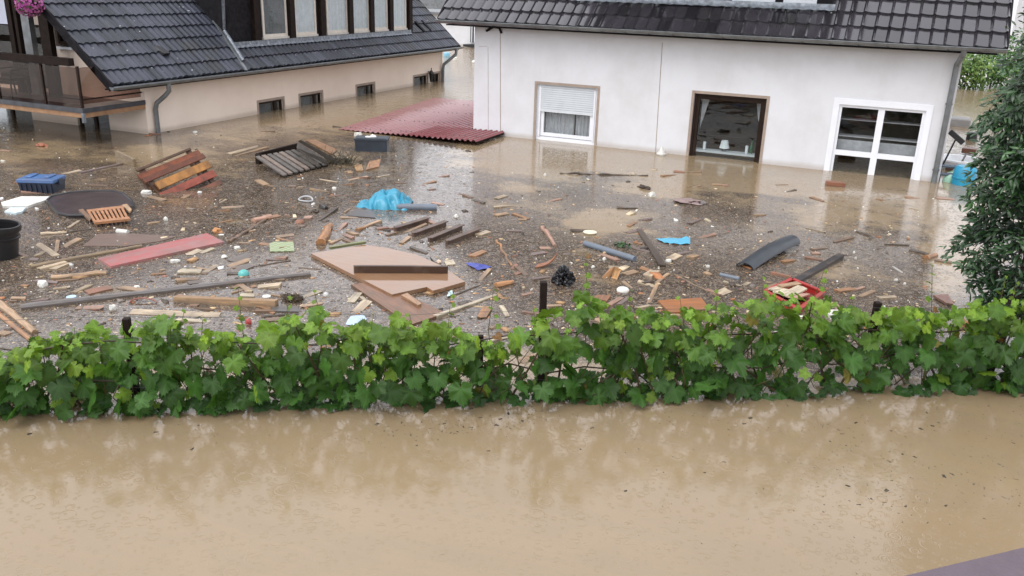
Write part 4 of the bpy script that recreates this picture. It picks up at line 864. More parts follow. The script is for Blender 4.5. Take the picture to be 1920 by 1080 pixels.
def plank(x0, y0, x1, y1, w, t, c, name='plank', cat='plank', lab=None, lift=.0, jag=.025, taper=0., tilt=None, bend=0.):
    a, b = W(x0, y0), W(x1, y1); L = max(.05, (b-a).length); sd_i[0] += 1; r_ = random.Random(sd_i[0]); x, y = (x0+x1)/2, (y0+y1)/2; t *= .68 if t < .09 else .85
    mb = plank_mesh(L, w, t, sd_i[0], min(jag, L*.1), taper, bend)
    k = r_.uniform(.85, 1.15); cc = tuple(min(.95, v*k) for v in PAL[c])
    adj = ('long ' if L > 1. else 'short ' if L < .35 else '') + CN[c]
    lab = lab or f"{adj} {name.replace('_', ' ')} floating {relation(x, y)}"
    return put(mb, name, M['wood'], x, y, (a, b), t*.02+lift, tilt or (r_.uniform(-.16,.16), r_.uniform(-1,1)*min(.10, .035/L)), cc, lab, cat)
def log(x0, y0, x1, y1, r, c, name='log', cat='log', lab=None, bend=.03, seg=9, mat_='wood', lift=0., z0=0., z1=0.):
    a, b = W(x0, y0), W(x1, y1); L = (b-a).length; sd_i[0] += 1; r_ = random.Random(sd_i[0]); x, y = (x0+x1)/2, (y0+y1)/2; n = max(4, int(L/.12)); mb = MB()
    pts = [Vector((-L/2+L*i/n, bend*L*mnoise.noise(Vector((i*.6, sd_i[0], 0))), bend*L*.4*mnoise.noise(Vector((i*.7, sd_i[0], 5))) + z0+(z1-z0)*i/n)) for i in range(n+1)]
    mb.tube(pts, [r*r_.uniform(.85, 1.1)*(1-.25*i/n) if mat_ == 'wood' else r for i in range(n+1)], seg)
    k = r_.uniform(.85, 1.15); lab = lab or f"{'long ' if L > 1. else 'short ' if L < .4 else ''}{CN[c]} {name.replace('_', ' ')} floating {relation(x, y)}"
    return put(mb, name, M[mat_], x, y, (a, b), r*.25+lift, (r_.uniform(0, 3) if mat_ == 'wood' else 0, 0), tuple(v*k for v in PAL[c]), lab, cat, smooth=True)
def lump(x, y, wpx, h, c, name, cat, lab=None, mat_='matt', rough=.35, yscale=.8, flat=False):
    s_ = ppm(x, y); rx = wpx/2.3/s_; sd_i[0] += 1; r_ = random.Random(sd_i[0]); bm = bmesh.new(); bmesh.ops.create_icosphere(bm, subdivisions=3, radius=1)
    for v in bm.verts:
        k = 1+rough*mnoise.noise(v.co*1.6+Vector((sd_i[0],0,0)))+rough*.5*mnoise.noise(v.co*4+Vector((0,sd_i[0],0))); v.co *= k
        if flat: v.co.z = max(-.6, min(.45, v.co.z))*1.6
        v.co = Vector((v.co.x*rx, v.co.y*rx*yscale, v.co.z*h))
    mb = MB(); bm.verts.index_update(); mb.add([v.co.copy() for v in bm.verts], [tuple(v.index for v in f.verts) for f in bm.faces]); bm.free()
    p = W(x, y+2); a = r_.uniform(-.6, .6); d = Vector((math.cos(a), math.sin(a), 0))
    return put(mb, name, M[mat_], x, y, (p-d, p+d), h*.25, (0, 0), PAL[c] if isinstance(c, str) else c, lab or f"{CN.get(c,'pale')} {name.replace('_',' ')} floating {relation(x, y)}", cat, smooth=not flat)
def sheet(pts, t, c, name, cat, lab, z=.012, mat_='wood', zs=None):
    P = [W(x, y, z if zs is None else zs[i]) for i, (x, y) in enumerate(pts)]; c0 = sum(P, Vector())/len(P); e = max(range(len(P)), key=lambda i: (P[(i+1)%len(P)]-P[i]).length); d = P[(e+1)%len(P)]-P[e]; yaw = math.atan2(d.y, d.x)
    Rm = Matrix.Rotation(-yaw, 3, 'Z'); mb = MB(); mb.poly([Rm @ (p-c0) for p in P], t)
    o = mb.obj(name, M[mat_], None, False, 0, loc=c0, rot=(0, 0, yaw), color=PAL[c] if isinstance(c, str) else c, local=True); x = sum(p[0] for p in pts)/len(pts); y = sum(p[1] for p in pts)/len(pts)
    return tag(o, uniq(lab, x, y), cat)
def hex8(mb, A, B, C_, D, nrm, t, mi=0):                     # slab from 4 corners
    n = nrm.normalized()*t; mb.hexa([A-n, B-n, C_-n, D-n, A, B, C_, D], mi)

# --- the large, one-off pieces
# tilted red and orange slatted crate
TLc, TRc, BR = W(255,319,.40), W(356,278,.64), W(405,340,.06); VD = BR-TRc; UD = TRc-TLc
def bil(u, v): return TLc+UD*u+VD*v
nn = UD.cross(VD).normalized(); nn = -nn if nn.dot(CAM-BR) < 0 else nn
t_ = thing('slatted_crate', 'red and orange slatted wooden crate floating tilted in front of the cream house', 'crate', (TLc+BR)/2)
def crate_bar(nm, u0, u1, v0, v1, off, th, cc): mb = MB(); q = [bil(u0,v1)+nn*off, bil(u1,v1)+nn*off, bil(u1,v0)+nn*off, bil(u0,v0)+nn*off]; hex8(mb, *q, nn, th); mb.obj(nm, paint('crate_'+nm, cc, .36, .35, 7., .4, dirt=(.06,.04,.025), dirt_amt=.6), t_, bevel=.004)
for u0, u1, v0, v1, off, cc in ((0,1.,-.01,.05,.03,(.085,.045,.022)),(-.02,1.12,.10,.23,-.02,(.22,.060,.02)),(-.02,1.12,.235,.37,.03,(.13,.040,.018)),(.09,1.10,.45,.65,.05,(.34,.15,.034)),(.04,1.06,.72,.90,.05,(.25,.055,.03)),(.04,1.05,1.01,1.14,.05,(.17,.06,.03))): crate_bar('slat', u0, u1, v0, v1, off, .045, cc)
for u in (.06, .93):
    crate_bar('cross_rail', u, u+.085, .02, 1.16, -.03, .06, (.10,.05,.026)); crate_bar('cross_rail', u+.03, u+.09, .15, 1.2, -.26, .05, (.09,.045,.024))
for v in (.42, .68, .95): crate_bar('slat', .08, 1.04, v, v+.09, -.20, .03, (.19,.085,.04))
# weathered grey pallet, its right end bent up
t_ = thing('wooden_pallet', 'weathered grey slatted pallet with its right end bent upward', 'pallet', W(550, 305))
gm = [paint('pallet_slat', c, .55, .3, 9., .5) for c in ((.125,.105,.09),(.17,.13,.105),(.085,.075,.065))]
for i in range(8):
    f = i/7; a = W(479+(556-479)*f, 293+(279-293)*f, .22+.05*f); b = W(531+(606-531)*f, 328+(309-328)*f, .06); w_ = (W(531+11, 328-2.6, .06)-W(531, 328, .06))*.66
    mb = MB(); a2, b2 = a+w_, b+w_; hex8(mb, a, b, b2, a2, Vector((0,0,1)), .03); mb.obj('slat', gm[i % 3 if i < 6 else 2], t_)
for i, (p, q, r, s) in enumerate((((556,277,.28),(608,306,.10),(614,300,.20),(558,266,.40)), ((559,264,.42),(615,298,.22),(629,297,.30),(564,262,.50)))):
    mb = MB(); q4 = [W(*k) for k in (p, q, r, s)]; hex8(mb, *q4, Vector((-.4,-.3,.8)), .03); mb.obj('slat', gm[2], t_)
for a, b in (((482,292,.14),(562,272,.24)),((527,331,.0),(612,308,.03))): mb = MB(); mb.bar(W(*a), W(*b), .06, .10); mb.obj('cross_rail', M['dark_wood'], t_)
for x, y in ((486,303),(556,290)): mb = MB(); p = W(x, y+4, 0); mb.box((p.x-.05,p.y-.05,-.2),(p.x+.05,p.y+.05,.2)); mb.obj('block', M['dark_wood'], t_)
# heap of twigs against the pallet
r_ = random.Random(5); mb = MB(); c0 = W(632, 306)
for i in range(170):
    a = c0+Vector((r_.gauss(0,.26), r_.gauss(0,.18), r_.uniform(-.02,.06))); d = Vector((r_.gauss(0,1), r_.gauss(0,.8), abs(r_.gauss(0,.5))+.05)).normalized(); L_ = r_.uniform(.1, .42); m_ = a+d*L_*.5+Vector((r_.gauss(0,.03),r_.gauss(0,.03),r_.gauss(0,.03)))
    mb.tube([a, m_, a+d*L_], [.007,.005,.002], 4, 0, r_.choice(((.03,.022,.014),(.05,.038,.025),(.07,.06,.03),(.022,.02,.012))))
tag(mb.obj('twig_heap', M['chips']), 'dark heap of tangled twigs against the right end of the grey pallet', 'twigs')
sheet([(573,262),(590,261),(632,280),(622,288)], .03, (.33,.17,.08), 'board', 'board', 'faded orange board lying behind the bent end of the grey pallet', .04)
# grey crate with its contents
def open_box(mb, cx, cy, L, D, h, z0, yaw, th=.02):
    Rm = Matrix.Rotation(yaw, 3, 'Z'); T = lambda x, y, z: Rm @ Vector((x, y, 0)) + Vector((cx, cy, z))
    def b(x0, y0, z0_, x1, y1, z1): mb.hexa([T(x0,y0,z0_),T(x1,y0,z0_),T(x1,y1,z0_),T(x0,y1,z0_),T(x0,y0,z1),T(x1,y0,z1),T(x1,y1,z1),T(x0,y1,z1)])
    b(-L/2,-D/2,z0,L/2,-D/2+th,z0+h); b(-L/2,D/2-th,z0,L/2,D/2,z0+h); b(-L/2,-D/2+th,z0,-L/2+th,D/2-th,z0+h); b(L/2-th,-D/2+th,z0,L/2,D/2-th,z0+h); b(-L/2+th,-D/2+th,z0+.02,L/2-th,D/2-th,z0+.045)
    return T, b
s_ = ppm(690, 287); p = W(689, 284); cx, cy = p.x, p.y+.20; L_ = 60/s_; yaw = YAW*-1+.03
t_ = thing('plastic_crate', 'dark grey plastic crate afloat with white rubbish in it near the red roof', 'crate', (cx, cy, -.05))
mb = MB(); T, b_ = open_box(mb, cx, cy, L_, .40, .34, -.09, yaw); mb.obj('crate_body', paint('grey_crate', (.028,.036,.048), .4, .2, 5.), t_)
mb = MB(); T, b_ = open_box(mb, cx, cy, L_+.04, .44, .035, .252, yaw, .04); mb.obj('crate_rim', paint('grey_crate_rim', (.035,.044,.058), .4, .2, 5.), t_)
def crumple(name, cen, rx, ry, rz, c, lab, cat, seed, rough=.45):
    bm = bmesh.new(); bmesh.ops.create_icosphere(bm, subdivisions=4, radius=1)
    for v in bm.verts: k = 1+rough*mnoise.noise(v.co*1.5+Vector((seed,0,0)))+rough*.6*abs(mnoise.noise(v.co*3.2+Vector((0,seed,0))))-rough*.3; v.co = Vector((v.co.x*rx*k, v.co.y*ry*k, v.co.z*rz*k))
    bm.verts.index_update(); mb = MB(); mb.add([v.co.copy() for v in bm.verts], [tuple(v.index for v in f.verts) for f in bm.faces]); bm.free()
    return tag(mb.obj(name, M['plastic'], None, True, loc=cen, color=c, local=True), lab, cat)
crumple('plastic_bag', (cx-.05, cy+.02, .20), .20, .13, .13, (.82,.82,.80), 'white crumpled bag inside the dark grey plastic crate', 'bag', 3)
crumple('bottle', (cx+.14, cy-.02, .22), .10, .07, .07, (.20,.24,.42), 'small bluish bottle in the right half of the dark grey crate', 'bottle', 9, .15)
lump(671, 252, 17, .07, 'white', 'foam_block', 'foam', 'white foam block just behind the dark grey plastic crate', flat=True)
# blue lidded box
s_ = ppm(62, 362); p = W(62, 361); L_ = 70/s_; cx, cy = p.x, p.y+.2; yaw = .42
t_ = thing('storage_box', 'dark storage box with a bright blue lid floating at the left edge', 'box', (cx, cy, -.05))
mb = MB(); Rm = Matrix.Rotation(yaw, 3, 'Z'); T = lambda x, y, z: Rm @ Vector((x, y, 0)) + Vector((cx, cy, z))
mb.hexa([T(-L_*.43,-.18,-.1),T(L_*.43,-.18,-.1),T(L_*.43,.18,-.1),T(-L_*.43,.18,-.1),T(-L_*.47,-.21,.17),T(L_*.47,-.21,.17),T(L_*.47,.21,.17),T(-L_*.47,.21,.17)]); 
for k in range(7): x = -L_*.40+L_*.8*k/6; mb.bar(T(x,-.203,-.05), T(x,-.222,.15), .02, .012, Vector((0,0,1)))
mb.obj('box_body', paint('navy_box', (.022,.032,.055), .4, .2, 5.), t_)
mb = MB(); mb.hexa([T(-L_*.5,-.235,.172),T(L_*.5,-.235,.172),T(L_*.5,.235,.172),T(-L_*.5,.235,.172),T(-L_*.49,-.22,.24),T(L_*.49,-.22,.24),T(L_*.49,.22,.24),T(-L_*.49,.22,.24)])
for k in (-.27, .22): mb.hexa([T(L_*(k-.08),-.10,.241),T(L_*(k+.08),-.10,.241),T(L_*(k+.08),.18,.241),T(L_*(k-.08),.18,.241),T(L_*(k-.06),-.08,.27),T(L_*(k+.06),-.08,.27),T(L_*(k+.06),.15,.27),T(L_*(k-.06),.15,.27)])
mb.obj('lid', paint('blue_lid', (.045,.12,.29), .4, .15, 5., .1, dirt=(.10,.10,.12), dirt_amt=.6), t_, bevel=.012)
for s2 in (-1, 1): mb = MB(); mb.bar(T(s2*L_*.505,-.07,.17), T(s2*L_*.505,.07,.17), .03, .09); mb.obj('clip', paint('box_clip', (.03,.04,.07), .4), t_)
# black tub at the left edge
p = W(3, 482); s_ = ppm(3, 482); r0 = 33/s_; t_ = thing('black_tub', 'big black plastic tub floating at the left edge', 'tub', (p.x, p.y, -.1)); axis = (.10,.06,1.)
mb = MB(); mb.lathe([(0,-.2),(r0*.80,-.2),(r0*.93,.40),(r0*.90,.40),(r0*.78,-.15),(0,-.15)], p, 36, axis=axis); mb.obj('tub_wall', M['black'], t_, True)
mb = MB(); mb.lathe([(r0*.93,.38),(r0*1.04,.39),(r0*1.06,.43),(r0*1.03,.465),(r0*.92,.465),(r0*.90,.42),(r0*.93,.38)], p, 36, axis=axis); mb.lathe([(r0*.93,.28),(r0*.99,.29),(r0*.99,.31),(r0*.93,.32)], p, 36, axis=axis); mb.obj('rim', M['black'], t_, True)
# dark oval table top
P = [(88,375),(96,368),(130,361),(170,358),(212,358),(232,363),(248,377),(250,384),(240,391),(205,399),(160,404),(128,404),(108,399)]
t_ = thing('tea_table', 'dark brown rounded table floating flat beside the orange slatted grate', 'table', W(168, 382))
mb = MB(); mb.poly([W(x, y, .045) for x, y in P], .05); mb.obj('board', paint('dark_laminate', (.045,.030,.030), .28, .3, 5., .15), t_)
mb = MB(); Q = [W(x, y, .05) for x, y in P]; mb.tube(Q+[Q[0]], .02, 6); mb.obj('edge_band', paint('black_edge', (.016,.015,.016), .3), t_, True)
# orange slatted grate
t_ = thing('slatted_grate', 'orange wooden slatted grate lying on the dark table top', 'grate', W(200, 402)); gmm = paint('orange_slat', (.36,.17,.08), .45, .25, 9., .3)
A0, B0, C0, D0 = (162,393), (231,385), (244,410), (177,417); zg = .085
def gp(u, v): x = (A0[0]*(1-u)+B0[0]*u)*(1-v)+(D0[0]*(1-u)+C0[0]*u)*v; y = (A0[1]*(1-u)+B0[1]*u)*(1-v)+(D0[1]*(1-u)+C0[1]*u)*v; return W(x, y, zg)
for v0, v1 in ((0,.17),(.84,1.)): mb = MB(); hex8(mb, gp(0,v1), gp(1,v1), gp(1,v0), gp(0,v0), Vector((0,0,1)), .035); mb.obj('rail', gmm, t_)
for i in range(9): u = .0+i*.113; mb = MB(); hex8(mb, gp(u,.838), gp(u+.066,.838), gp(u+.066,.172), gp(u,.172), Vector((0,0,1)), .03); mb.obj('slat', gmm, t_)
sheet([(147,393),(155,391),(172,408),(168,413)], .03, 'brown', 'board', 'board', 'short brown board at the left end of the orange slatted grate', .07)
sheet([(228,384),(238,382),(247,392),(243,397)], .03, 'tan', 'board', 'board', 'short tan board at the right end of the orange slatted grate', .07)
# upright brown board
a, b = W(218, 305), W(251, 313); mb = MB(); mb.hexa([a+Vector((0,0,-.1)), b+Vector((0,0,-.1)), b+Vector((.03,.05,-.1)), a+Vector((.03,.05,-.1)), a+Vector((-.02,.02,.24)), b+Vector((0,0,.15)), b+Vector((.03,.05,.15)), a+Vector((.01,.07,.24))])
tag(mb.obj('board', M['wood'], color=(.27,.20,.12)), 'brown board standing upright in the water left of the tilted slatted crate', 'board')
# sheets and panels
sheet([(2,379),(40,368),(96,368),(88,374),(52,386),(6,386)], .05, 'white', 'foam_sheet', 'foam', 'white foam sheet floating in front of the blue lidded box', .04, 'matt')
sheet([(8,396),(20,389),(48,389),(42,396),(30,399)], .03, (.55,.66,.70), 'foam_sheet', 'foam', 'small pale blue sheet next to the white foam sheet', .03, 'matt')
sheet([(155,461),(182,439),(232,437),(332,443),(300,452),(236,461)], .02, (.23,.13,.105), 'panel', 'panel', 'dull brown panel half sunk behind the red painted board', .008)
def red_paint():
    t = NT('worn_red_paint'); co = t.co((1,2.5,1)); n = t.noise(co, 3.2, 7, .65); g = t.noise(t.co((1,12,1)), 3, 4)
    c = t.mix(t.ramp(n, [(.35,0.),(.62,1.)]), (.48,.07,.065), (.32,.17,.165)); c = t.mix(t.math('MULTIPLY', g, .5), c, (.42,.23,.21)); c = t.mix(t.ramp(t.noise(t.co(), 1.3, 6), [(.5,0.),(.66,.8)]), c, (.25,.15,.13)); return t.out(c, .16, t.bump(g, .1, .003), .8)
M['redp'] = red_paint()
sheet([(183,484),(388,437),(420,453),(208,499)], .03, 'red', 'painted_board', 'board', 'wide worn red painted board floating near the left edge', .03, 'redp')
M['door'] = (lambda t: (t.out((lambda g, n: t.mix(t.math('MULTIPLY', t.ramp(n, [(.45,0.),(.7,1.)]), .4), t.mix(g, (.32,.18,.095), (.19,.09,.042)), (.24,.17,.12)))(t.noise(t.co((1.,11,1)), 2.2, 6, .6, .5), t.noise(t.co(), 1.8, 5)), .07, t.bump(t.noise(t.co((1,12,1)), 3, 4), .06, .003), .5, None, .25)))(NT('wet_door_veneer'))
t_ = thing('door_panel', 'big light brown door panel floating flat in the middle of the yard', 'door', W(725, 510))
mb = MB(); mb.poly([W(x, y, .055) for x, y in ((583,475),(683,459),(722,464),(780,477),(826,497),(872,528),(812,545),(800,538),(735,552))], .05); mb.obj('door_leaf', M['door'], t_)
sheet([(658,533),(690,529),(760,550),(836,587),(768,609),(745,592)], .045, (.24,.115,.06), 'panel', 'panel', 'brown panel sticking out under the front corner of the big door panel', .03)
sheet([(752,553),(764,549),(790,569),(784,572)], .03, (.42,.24,.13), 'board', 'board', 'narrow light strip of wood lying on the brown panel in front of the door', .06)
a, b = W(664, 511, .055), W(839, 512, .055); d = (b-a); yaw = math.atan2(d.y, d.x)
mb = plank_mesh(d.length, .05, .095, 77, .01); put(mb, 'beam', M['wood'], 750, 508, (a, b), .105, (0, 0), (.07,.035,.022), 'dark beam lying on edge across the big floating door panel', 'beam')
plank(617, 471, 684, 463, .06, .05, 'olive', 'batten', 'batten', 'olive green batten along the back edge of the big door panel', .06)
# four parallel dark slats of a sunken frame
t_ = thing('sunken_frame', 'four parallel dark slats of a mostly sunken frame right of the short dark pipe', 'frame', W(820, 440))
for a, b in (((740,434),(802,416)),((774,444),(835,423)),((804,454),(865,430)),((837,459),(897,437))):
    a, b = W(*a), W(*b); mb = MB(); mb.bar(a+Vector((0,0,.02)), b+Vector((0,0,.03)), .04, .09); mb.bar(a+Vector((0,.03,.058)), b+Vector((0,.03,.07)), .09, .014); mb.obj('slat', paint('sodden_slat', (.10,.062,.045), .4, .35, 8., .4), t_)
# blue tarp
def tarp_mat():
    t = NT('blue_tarp'); co = t.co(); n = t.noise(co, 4., 4); return t.out(t.mix(n, (.025,.20,.32), (.05,.33,.46)), .30, t.bump(t.noise(t.co((1,2.5,1)), 7., 5, .6, 1.), .3, .015))
M['tarp'] = tarp_mat(); c0 = W(716, 386); s_ = ppm(716, 386); Lt = 50/s_; vs = []; nu, nv = 56, 30; Rm = Matrix.Rotation(-YAW, 3, 'Z')
for i in range(nu+1):
    for j in range(nv+1):
        u = -1+2*i/nu; v = -1+2*j/nv; tail = max(0, -u-.45)
        prof = max(0, 1-((u-.18)/.86)**2)**.62 if u > -.68 else 0; prof = max(prof, .30*max(0, 1-abs(u+.75)*2.4)); z = .27*prof*(1-abs(v)**2.6)**.8
        f = abs(math.sin(u*7+1.2*v+mnoise.noise(Vector((u*3, v*2, 0)))*3)); z *= .86+.22*f; z += .035*mnoise.noise(Vector((u*5, v*4, 2)))*(z > .01)
        y = v*(.34*(1-.55*tail)*(.8+.2*prof)) + .05*f*(-1 if v < 0 else 0)*abs(v)
        vs.append(Rm @ Vector((u*Lt, y, 0)) + c0 + Vector((0, .10, z-.02)))
mb = MB(); mb.add(vs, [(i*(nv+1)+j, (i+1)*(nv+1)+j, (i+1)*(nv+1)+j+1, i*(nv+1)+j+1) for i in range(nu) for j in range(nv)]); tag(mb.obj('tarp', M['tarp'], None, True), 'bright blue tarp humped over something in the middle of the yard', 'tarp')
log(744, 392, 819, 393, .062, 'steel', 'pipe', 'pipe', 'short dark grey pipe floating right of the blue tarp', 0, 16, 'plastic', .02)
log(1096, 460, 1190, 490, .045, 'steel', 'pipe', 'pipe', 'long grey pipe floating in the middle right of the yard', 0, 14, 'plastic', .02)
log(1350, 516, 1386, 524, .030, 'steel', 'pipe', 'pipe', 'short slate grey pipe left of the curved black gutter piece', 0, 12, 'plastic')
sheet([(653,404),(667,393),(676,391),(702,395),(704,408)], .03, (.07,.065,.065), 'tray', 'tray', 'dark half sunk tray in front of the blue tarp', .015, 'plastic')
# curved black gutter piece
vs = []; A_, B_ = W(1396, 503), W(1484, 459); d = (B_-A_); sdv = d.normalized().cross(Vector((0,0,1))); mb = MB(); n = 12; m_ = 8
for i in range(n+1):
    for k in range(2):
        for j in range(m_+1): a = math.pi*j/m_; rr = .135-(.012 if k else 0); vs.append(A_+d*(i/n)+sdv*(-math.cos(a)*rr)+Vector((0,0,.005+math.sin(a)*rr*(.55+.35*i/n)+.06*math.sin(math.pi*i/n*.8))))
w_ = 2*(m_+1); fs = []
for i in range(n):
    for j in range(m_): a = i*w_+j; fs += [(a, a+1, a+w_+1, a+w_), (a+m_+2, a+m_+1, a+w_+m_+1, a+w_+m_+2)]
    for j in (0, m_): a = i*w_+j; fs.append((a, a+w_, a+w_+m_+1, a+m_+1))
for i in (0, n): fs += [(i*w_+j, i*w_+j+1, i*w_+j+m_+2, i*w_+j+m_+1) for j in range(m_)]
mb.add(vs, fs); tag(mb.obj('gutter_piece', paint('black_gutter', (.026,.032,.040), .35, .25, 5.), None, True), 'curved black gutter piece floating in front of the white twin window', 'gutter')
plank(1491, 530, 1576, 485, .10, .09, 'black', 'beam', 'beam', 'long black beam pointing at the red tray', .02, .01)
# red tray with boards
t_ = thing('red_tray', 'red plastic tray full of broken boards behind the grapevine', 'tray', W(1487, 555)); rm = paint('red_plastic', (.38,.03,.025), .4, .2, 5., .2, dirt=(.12,.07,.05), dirt_amt=.7)
c4 = [(1434,555),(1484,532),(1543,557),(1496,590)]; zz = (.02, .14)
for i in range(4):
    a, b = c4[i], c4[(i+1)%4]; P0, P1 = W(*a), W(*b); mb = MB(); mb.bar(P0+Vector((0,0,.02)), P1+Vector((0,0,.02)), .022, .09); mb.bar(P0+Vector((0,0,.072)), P1+Vector((0,0,.072)), .055, .014); mb.obj('tray_side', rm, t_)
mb = MB(); mb.poly([W(*q, .0) for q in c4], .015); mb.obj('tray_bottom', rm, t_)
for a, b, c, l in (((1444,556),(1466,546),'cream','pale narrow board lying along the left side of the red tray'),((1462,549),(1500,539),'tan','tan board lying across the back of the red tray'),((1472,565),(1503,549),'cream','broad splintered cream board in the middle of the red tray'),((1458,561),(1474,552),'cream','small cream splinter left of the broad board in the red tray'),((1487,572),(1510,560),'pink','pinkish board in the front of the red tray')):
    plank(*a, *b, .16 if 'broad' in l else .09, .03, c, 'plank', 'plank', l, .075, .04)
# black bag
M['bagp'] = paint('shiny_black_film', (.006,.006,.008), .14, .3, 9., .6)
p = W(1052, 534); mb = MB(); bm = bmesh.new(); bmesh.ops.create_icosphere(bm, subdivisions=5, radius=1)
for v in bm.verts: k = 1+.75*mnoise.noise(v.co*1.7+Vector((4,0,0)))-.5*abs(mnoise.noise(v.co*4+Vector((0,9,0)))); v.co = Vector((v.co.x*.12*k, v.co.y*.11*k, v.co.z*.14*k))
bm.verts.index_update(); mb.add([v.co.copy() for v in bm.verts], [tuple(v.index for v in f.verts) for f in bm.faces]); bm.free(); tag(mb.obj('black_bag', M['bagp'], None, True, loc=p+Vector((0,.05,.07)), local=True), 'shiny crumpled black bag floating behind the tallest fence post', 'bag')
# flat blue cloth, blue wrapper, pale cloth, green mesh
def cloth(pts, c, name, cat, lab, seed, amp=.02, mat_='plastic'):
    P = [W(x, y, .012) for x, y in pts]; c0 = sum(P, Vector())/len(P); mb = MB(); vs = [c0+Vector((0,0,.03))]; n = len(P); rings = 5; vs = [c0+Vector((0,0,amp*1.2))]
    sub = []
    for i in range(n):
        for k in range(4): sub.append(P[i]*(1-k/4)+P[(i+1)%n]*(k/4))
    for f in range(1, rings+1):
        for i, q in enumerate(sub): w_ = c0+(q-c0)*(f/rings); vs.append(w_+Vector((0,0,amp*(1.1-f/rings)+amp*mnoise.noise(w_*14+Vector((seed,0,0))))))
    m_ = len(sub); fs = [(0, 1+i, 1+(i+1)%m_) for i in range(m_)]
    for f in range(rings-1):
        for i in range(m_): a = 1+f*m_+i; b = 1+f*m_+(i+1)%m_; fs.append((a, a+m_, b+m_, b))
    mb.add(vs, fs); return tag(mb.obj(name, M[mat_], None, True, color=c), lab, cat)
cloth([(1229,447),(1252,446),(1282,448),(1290,443),(1294,447),(1294,457),(1270,458),(1245,455)], (.10,.42,.62), 'blue_cloth', 'cloth', 'flat bright blue cloth floating below the dark picture window', 1)
cloth([(873,494),(892,492),(903,497),(922,499),(915,505),(896,506),(884,500)], (.03,.05,.30), 'wrapper', 'wrapper', 'deep blue wrapper floating right of the big door panel', 2)
cloth([(648,607),(657,594),(680,589),(688,598),(672,612)], (.45,.58,.70), 'pale_cloth', 'cloth', 'pale blue cloth scrap behind the grapevine left of the brown panel', 3)
cloth([(838,556),(841,546),(848,544),(849,551),(843,556)], (.5,.66,.66), 'wrapper', 'wrapper', 'tiny pale turquoise scrap right of the door panel front corner', 4)
def mesh_mat():
    t = NT('green_check_mesh'); w_ = t.new('TexChecker'); t.l.new(t.co(), w_.inputs[0]); w_.inputs[1].default_value = (.22,.28,.13,1); w_.inputs[2].default_value = (.36,.40,.27,1); w_.inputs['Scale'].default_value = 22.; return t.out(w_.outputs[0], .6)
M['mesh'] = mesh_mat(); sheet([(505,456),(515,453),(550,453),(552,470),(506,471)], .012, (.4,.5,.25), 'mesh_scrap', 'mesh', 'green checked mesh scrap floating left of the red brown log', .015, 'mesh')
sheet([(1233,563),(1315,558),(1331,579),(1256,586)], .03, (.42,.155,.045), 'board', 'board', 'big orange board floating behind the grapevine', .03)
sheet([(1112,558),(1120,552),(1145,554),(1138,564)], .025, (.36,.16,.08), 'board', 'board', 'small orange board left of the white bowl', .02)
sheet([(507,574),(558,574),(560,584),(509,583)], .02, (.10,.105,.11), 'slab', 'slab', 'grey slab floating behind the grapevine left of the cream blocks', .015)
sheet([(1547,585),(1552,580),(1580,581),(1576,589),(1560,592)], .04, 'white', 'foam_sheet', 'foam', 'white foam sheet behind the grapevine right of the red tray', .04, 'matt')
sheet([(686,318),(692,302),(714,298),(710,312)], .03, 'orange', 'board', 'board', 'square orange board in front of the dark grey crate', .03)
sheet([(664,310),(678,307),(681,319),(668,320)], .03, (.50,.28,.11), 'board', 'board', 'small yellow orange board left of the square orange board', .03)
sheet([(1750,553),(1778,551),(1788,570),(1775,568)], .03, (.23,.10,.07), 'board', 'board', 'reddish board floating just left of the dark shrub above the vine', .04)
# white bowl, discs, ring
def disc(x, y, rpx, c, name, cat, lab, prof=None, mat_='matt'):
    s_ = ppm(x, y); r = rpx/s_; mb = MB(); mb.lathe(prof(r) if prof else [(0,-.01),(r*.8,-.01),(r,.015),(r*.96,.022),(r*.5,.018),(0,.018)], W(x, y, .006), 22); return tag(mb.obj(name, M[mat_], None, True, color=PAL.get(c, c)), uniq(lab, x, y), cat)
disc(1168, 544, 12, 'white', 'bowl', 'bowl', 'white bowl floating upside down behind the grapevine', lambda r: [(r,-.01),(r*.96,.012),(r*.75,.03),(r*.4,.036),(0,.036)])
disc(500, 558, 8, 'white', 'lid', 'lid', 'round white lid floating beside the nest of twigs')
disc(134, 559, 9, 'lblue', 'lid', 'lid', 'pale blue round lid floating near the left end of the long grey pole')
disc(457, 515, 10, 'teal', 'ball', 'ball', 'turquoise ball half sunk behind the long grey pole', lambda r: [(0,-.02),(r,-.0),(r*.96,.03),(r*.75,.05),(r*.4,.065),(0,.068)], 'plastic')
disc(1106, 437, 13, (.72,.66,.48), 'plate', 'plate', 'pale yellowish plate floating on the clear water patch')
disc(1240, 290, 9, 'white', 'floating_lamp', 'lamp', 'white pyramid garden lamp floating against the white wall', lambda r: [(0,-.02),(r,-.0),(r,.03),(r*.55,.08),(r*.22,.17),(0,.21)], 'plastic')
p = W(573, 377); mb = MB(); r0 = 15/ppm(573,377); mb.tube([p+Vector((r0*math.cos(a), 0.55*r0*math.sin(a), .02+.05*max(0,math.sin(a)))) for a in [k*.33 for k in range(20)]], .012, 6); tag(mb.obj('plastic_hoop', M['plastic'], None, True, color=(.45,.46,.48)), 'grey white hoop floating left of the blue tarp', 'hoop')
lump(606, 389, 22, .06, 'black', 'shoe', 'shoe', 'black shoe like lump floating between the hoop and the tarp', 'plastic', .3, .5)
lump(590, 395, 20, .03, 'dark', 'mud_clump', 'clump', 'dark muddy clump left of the black shoe like lump', rough=.8)
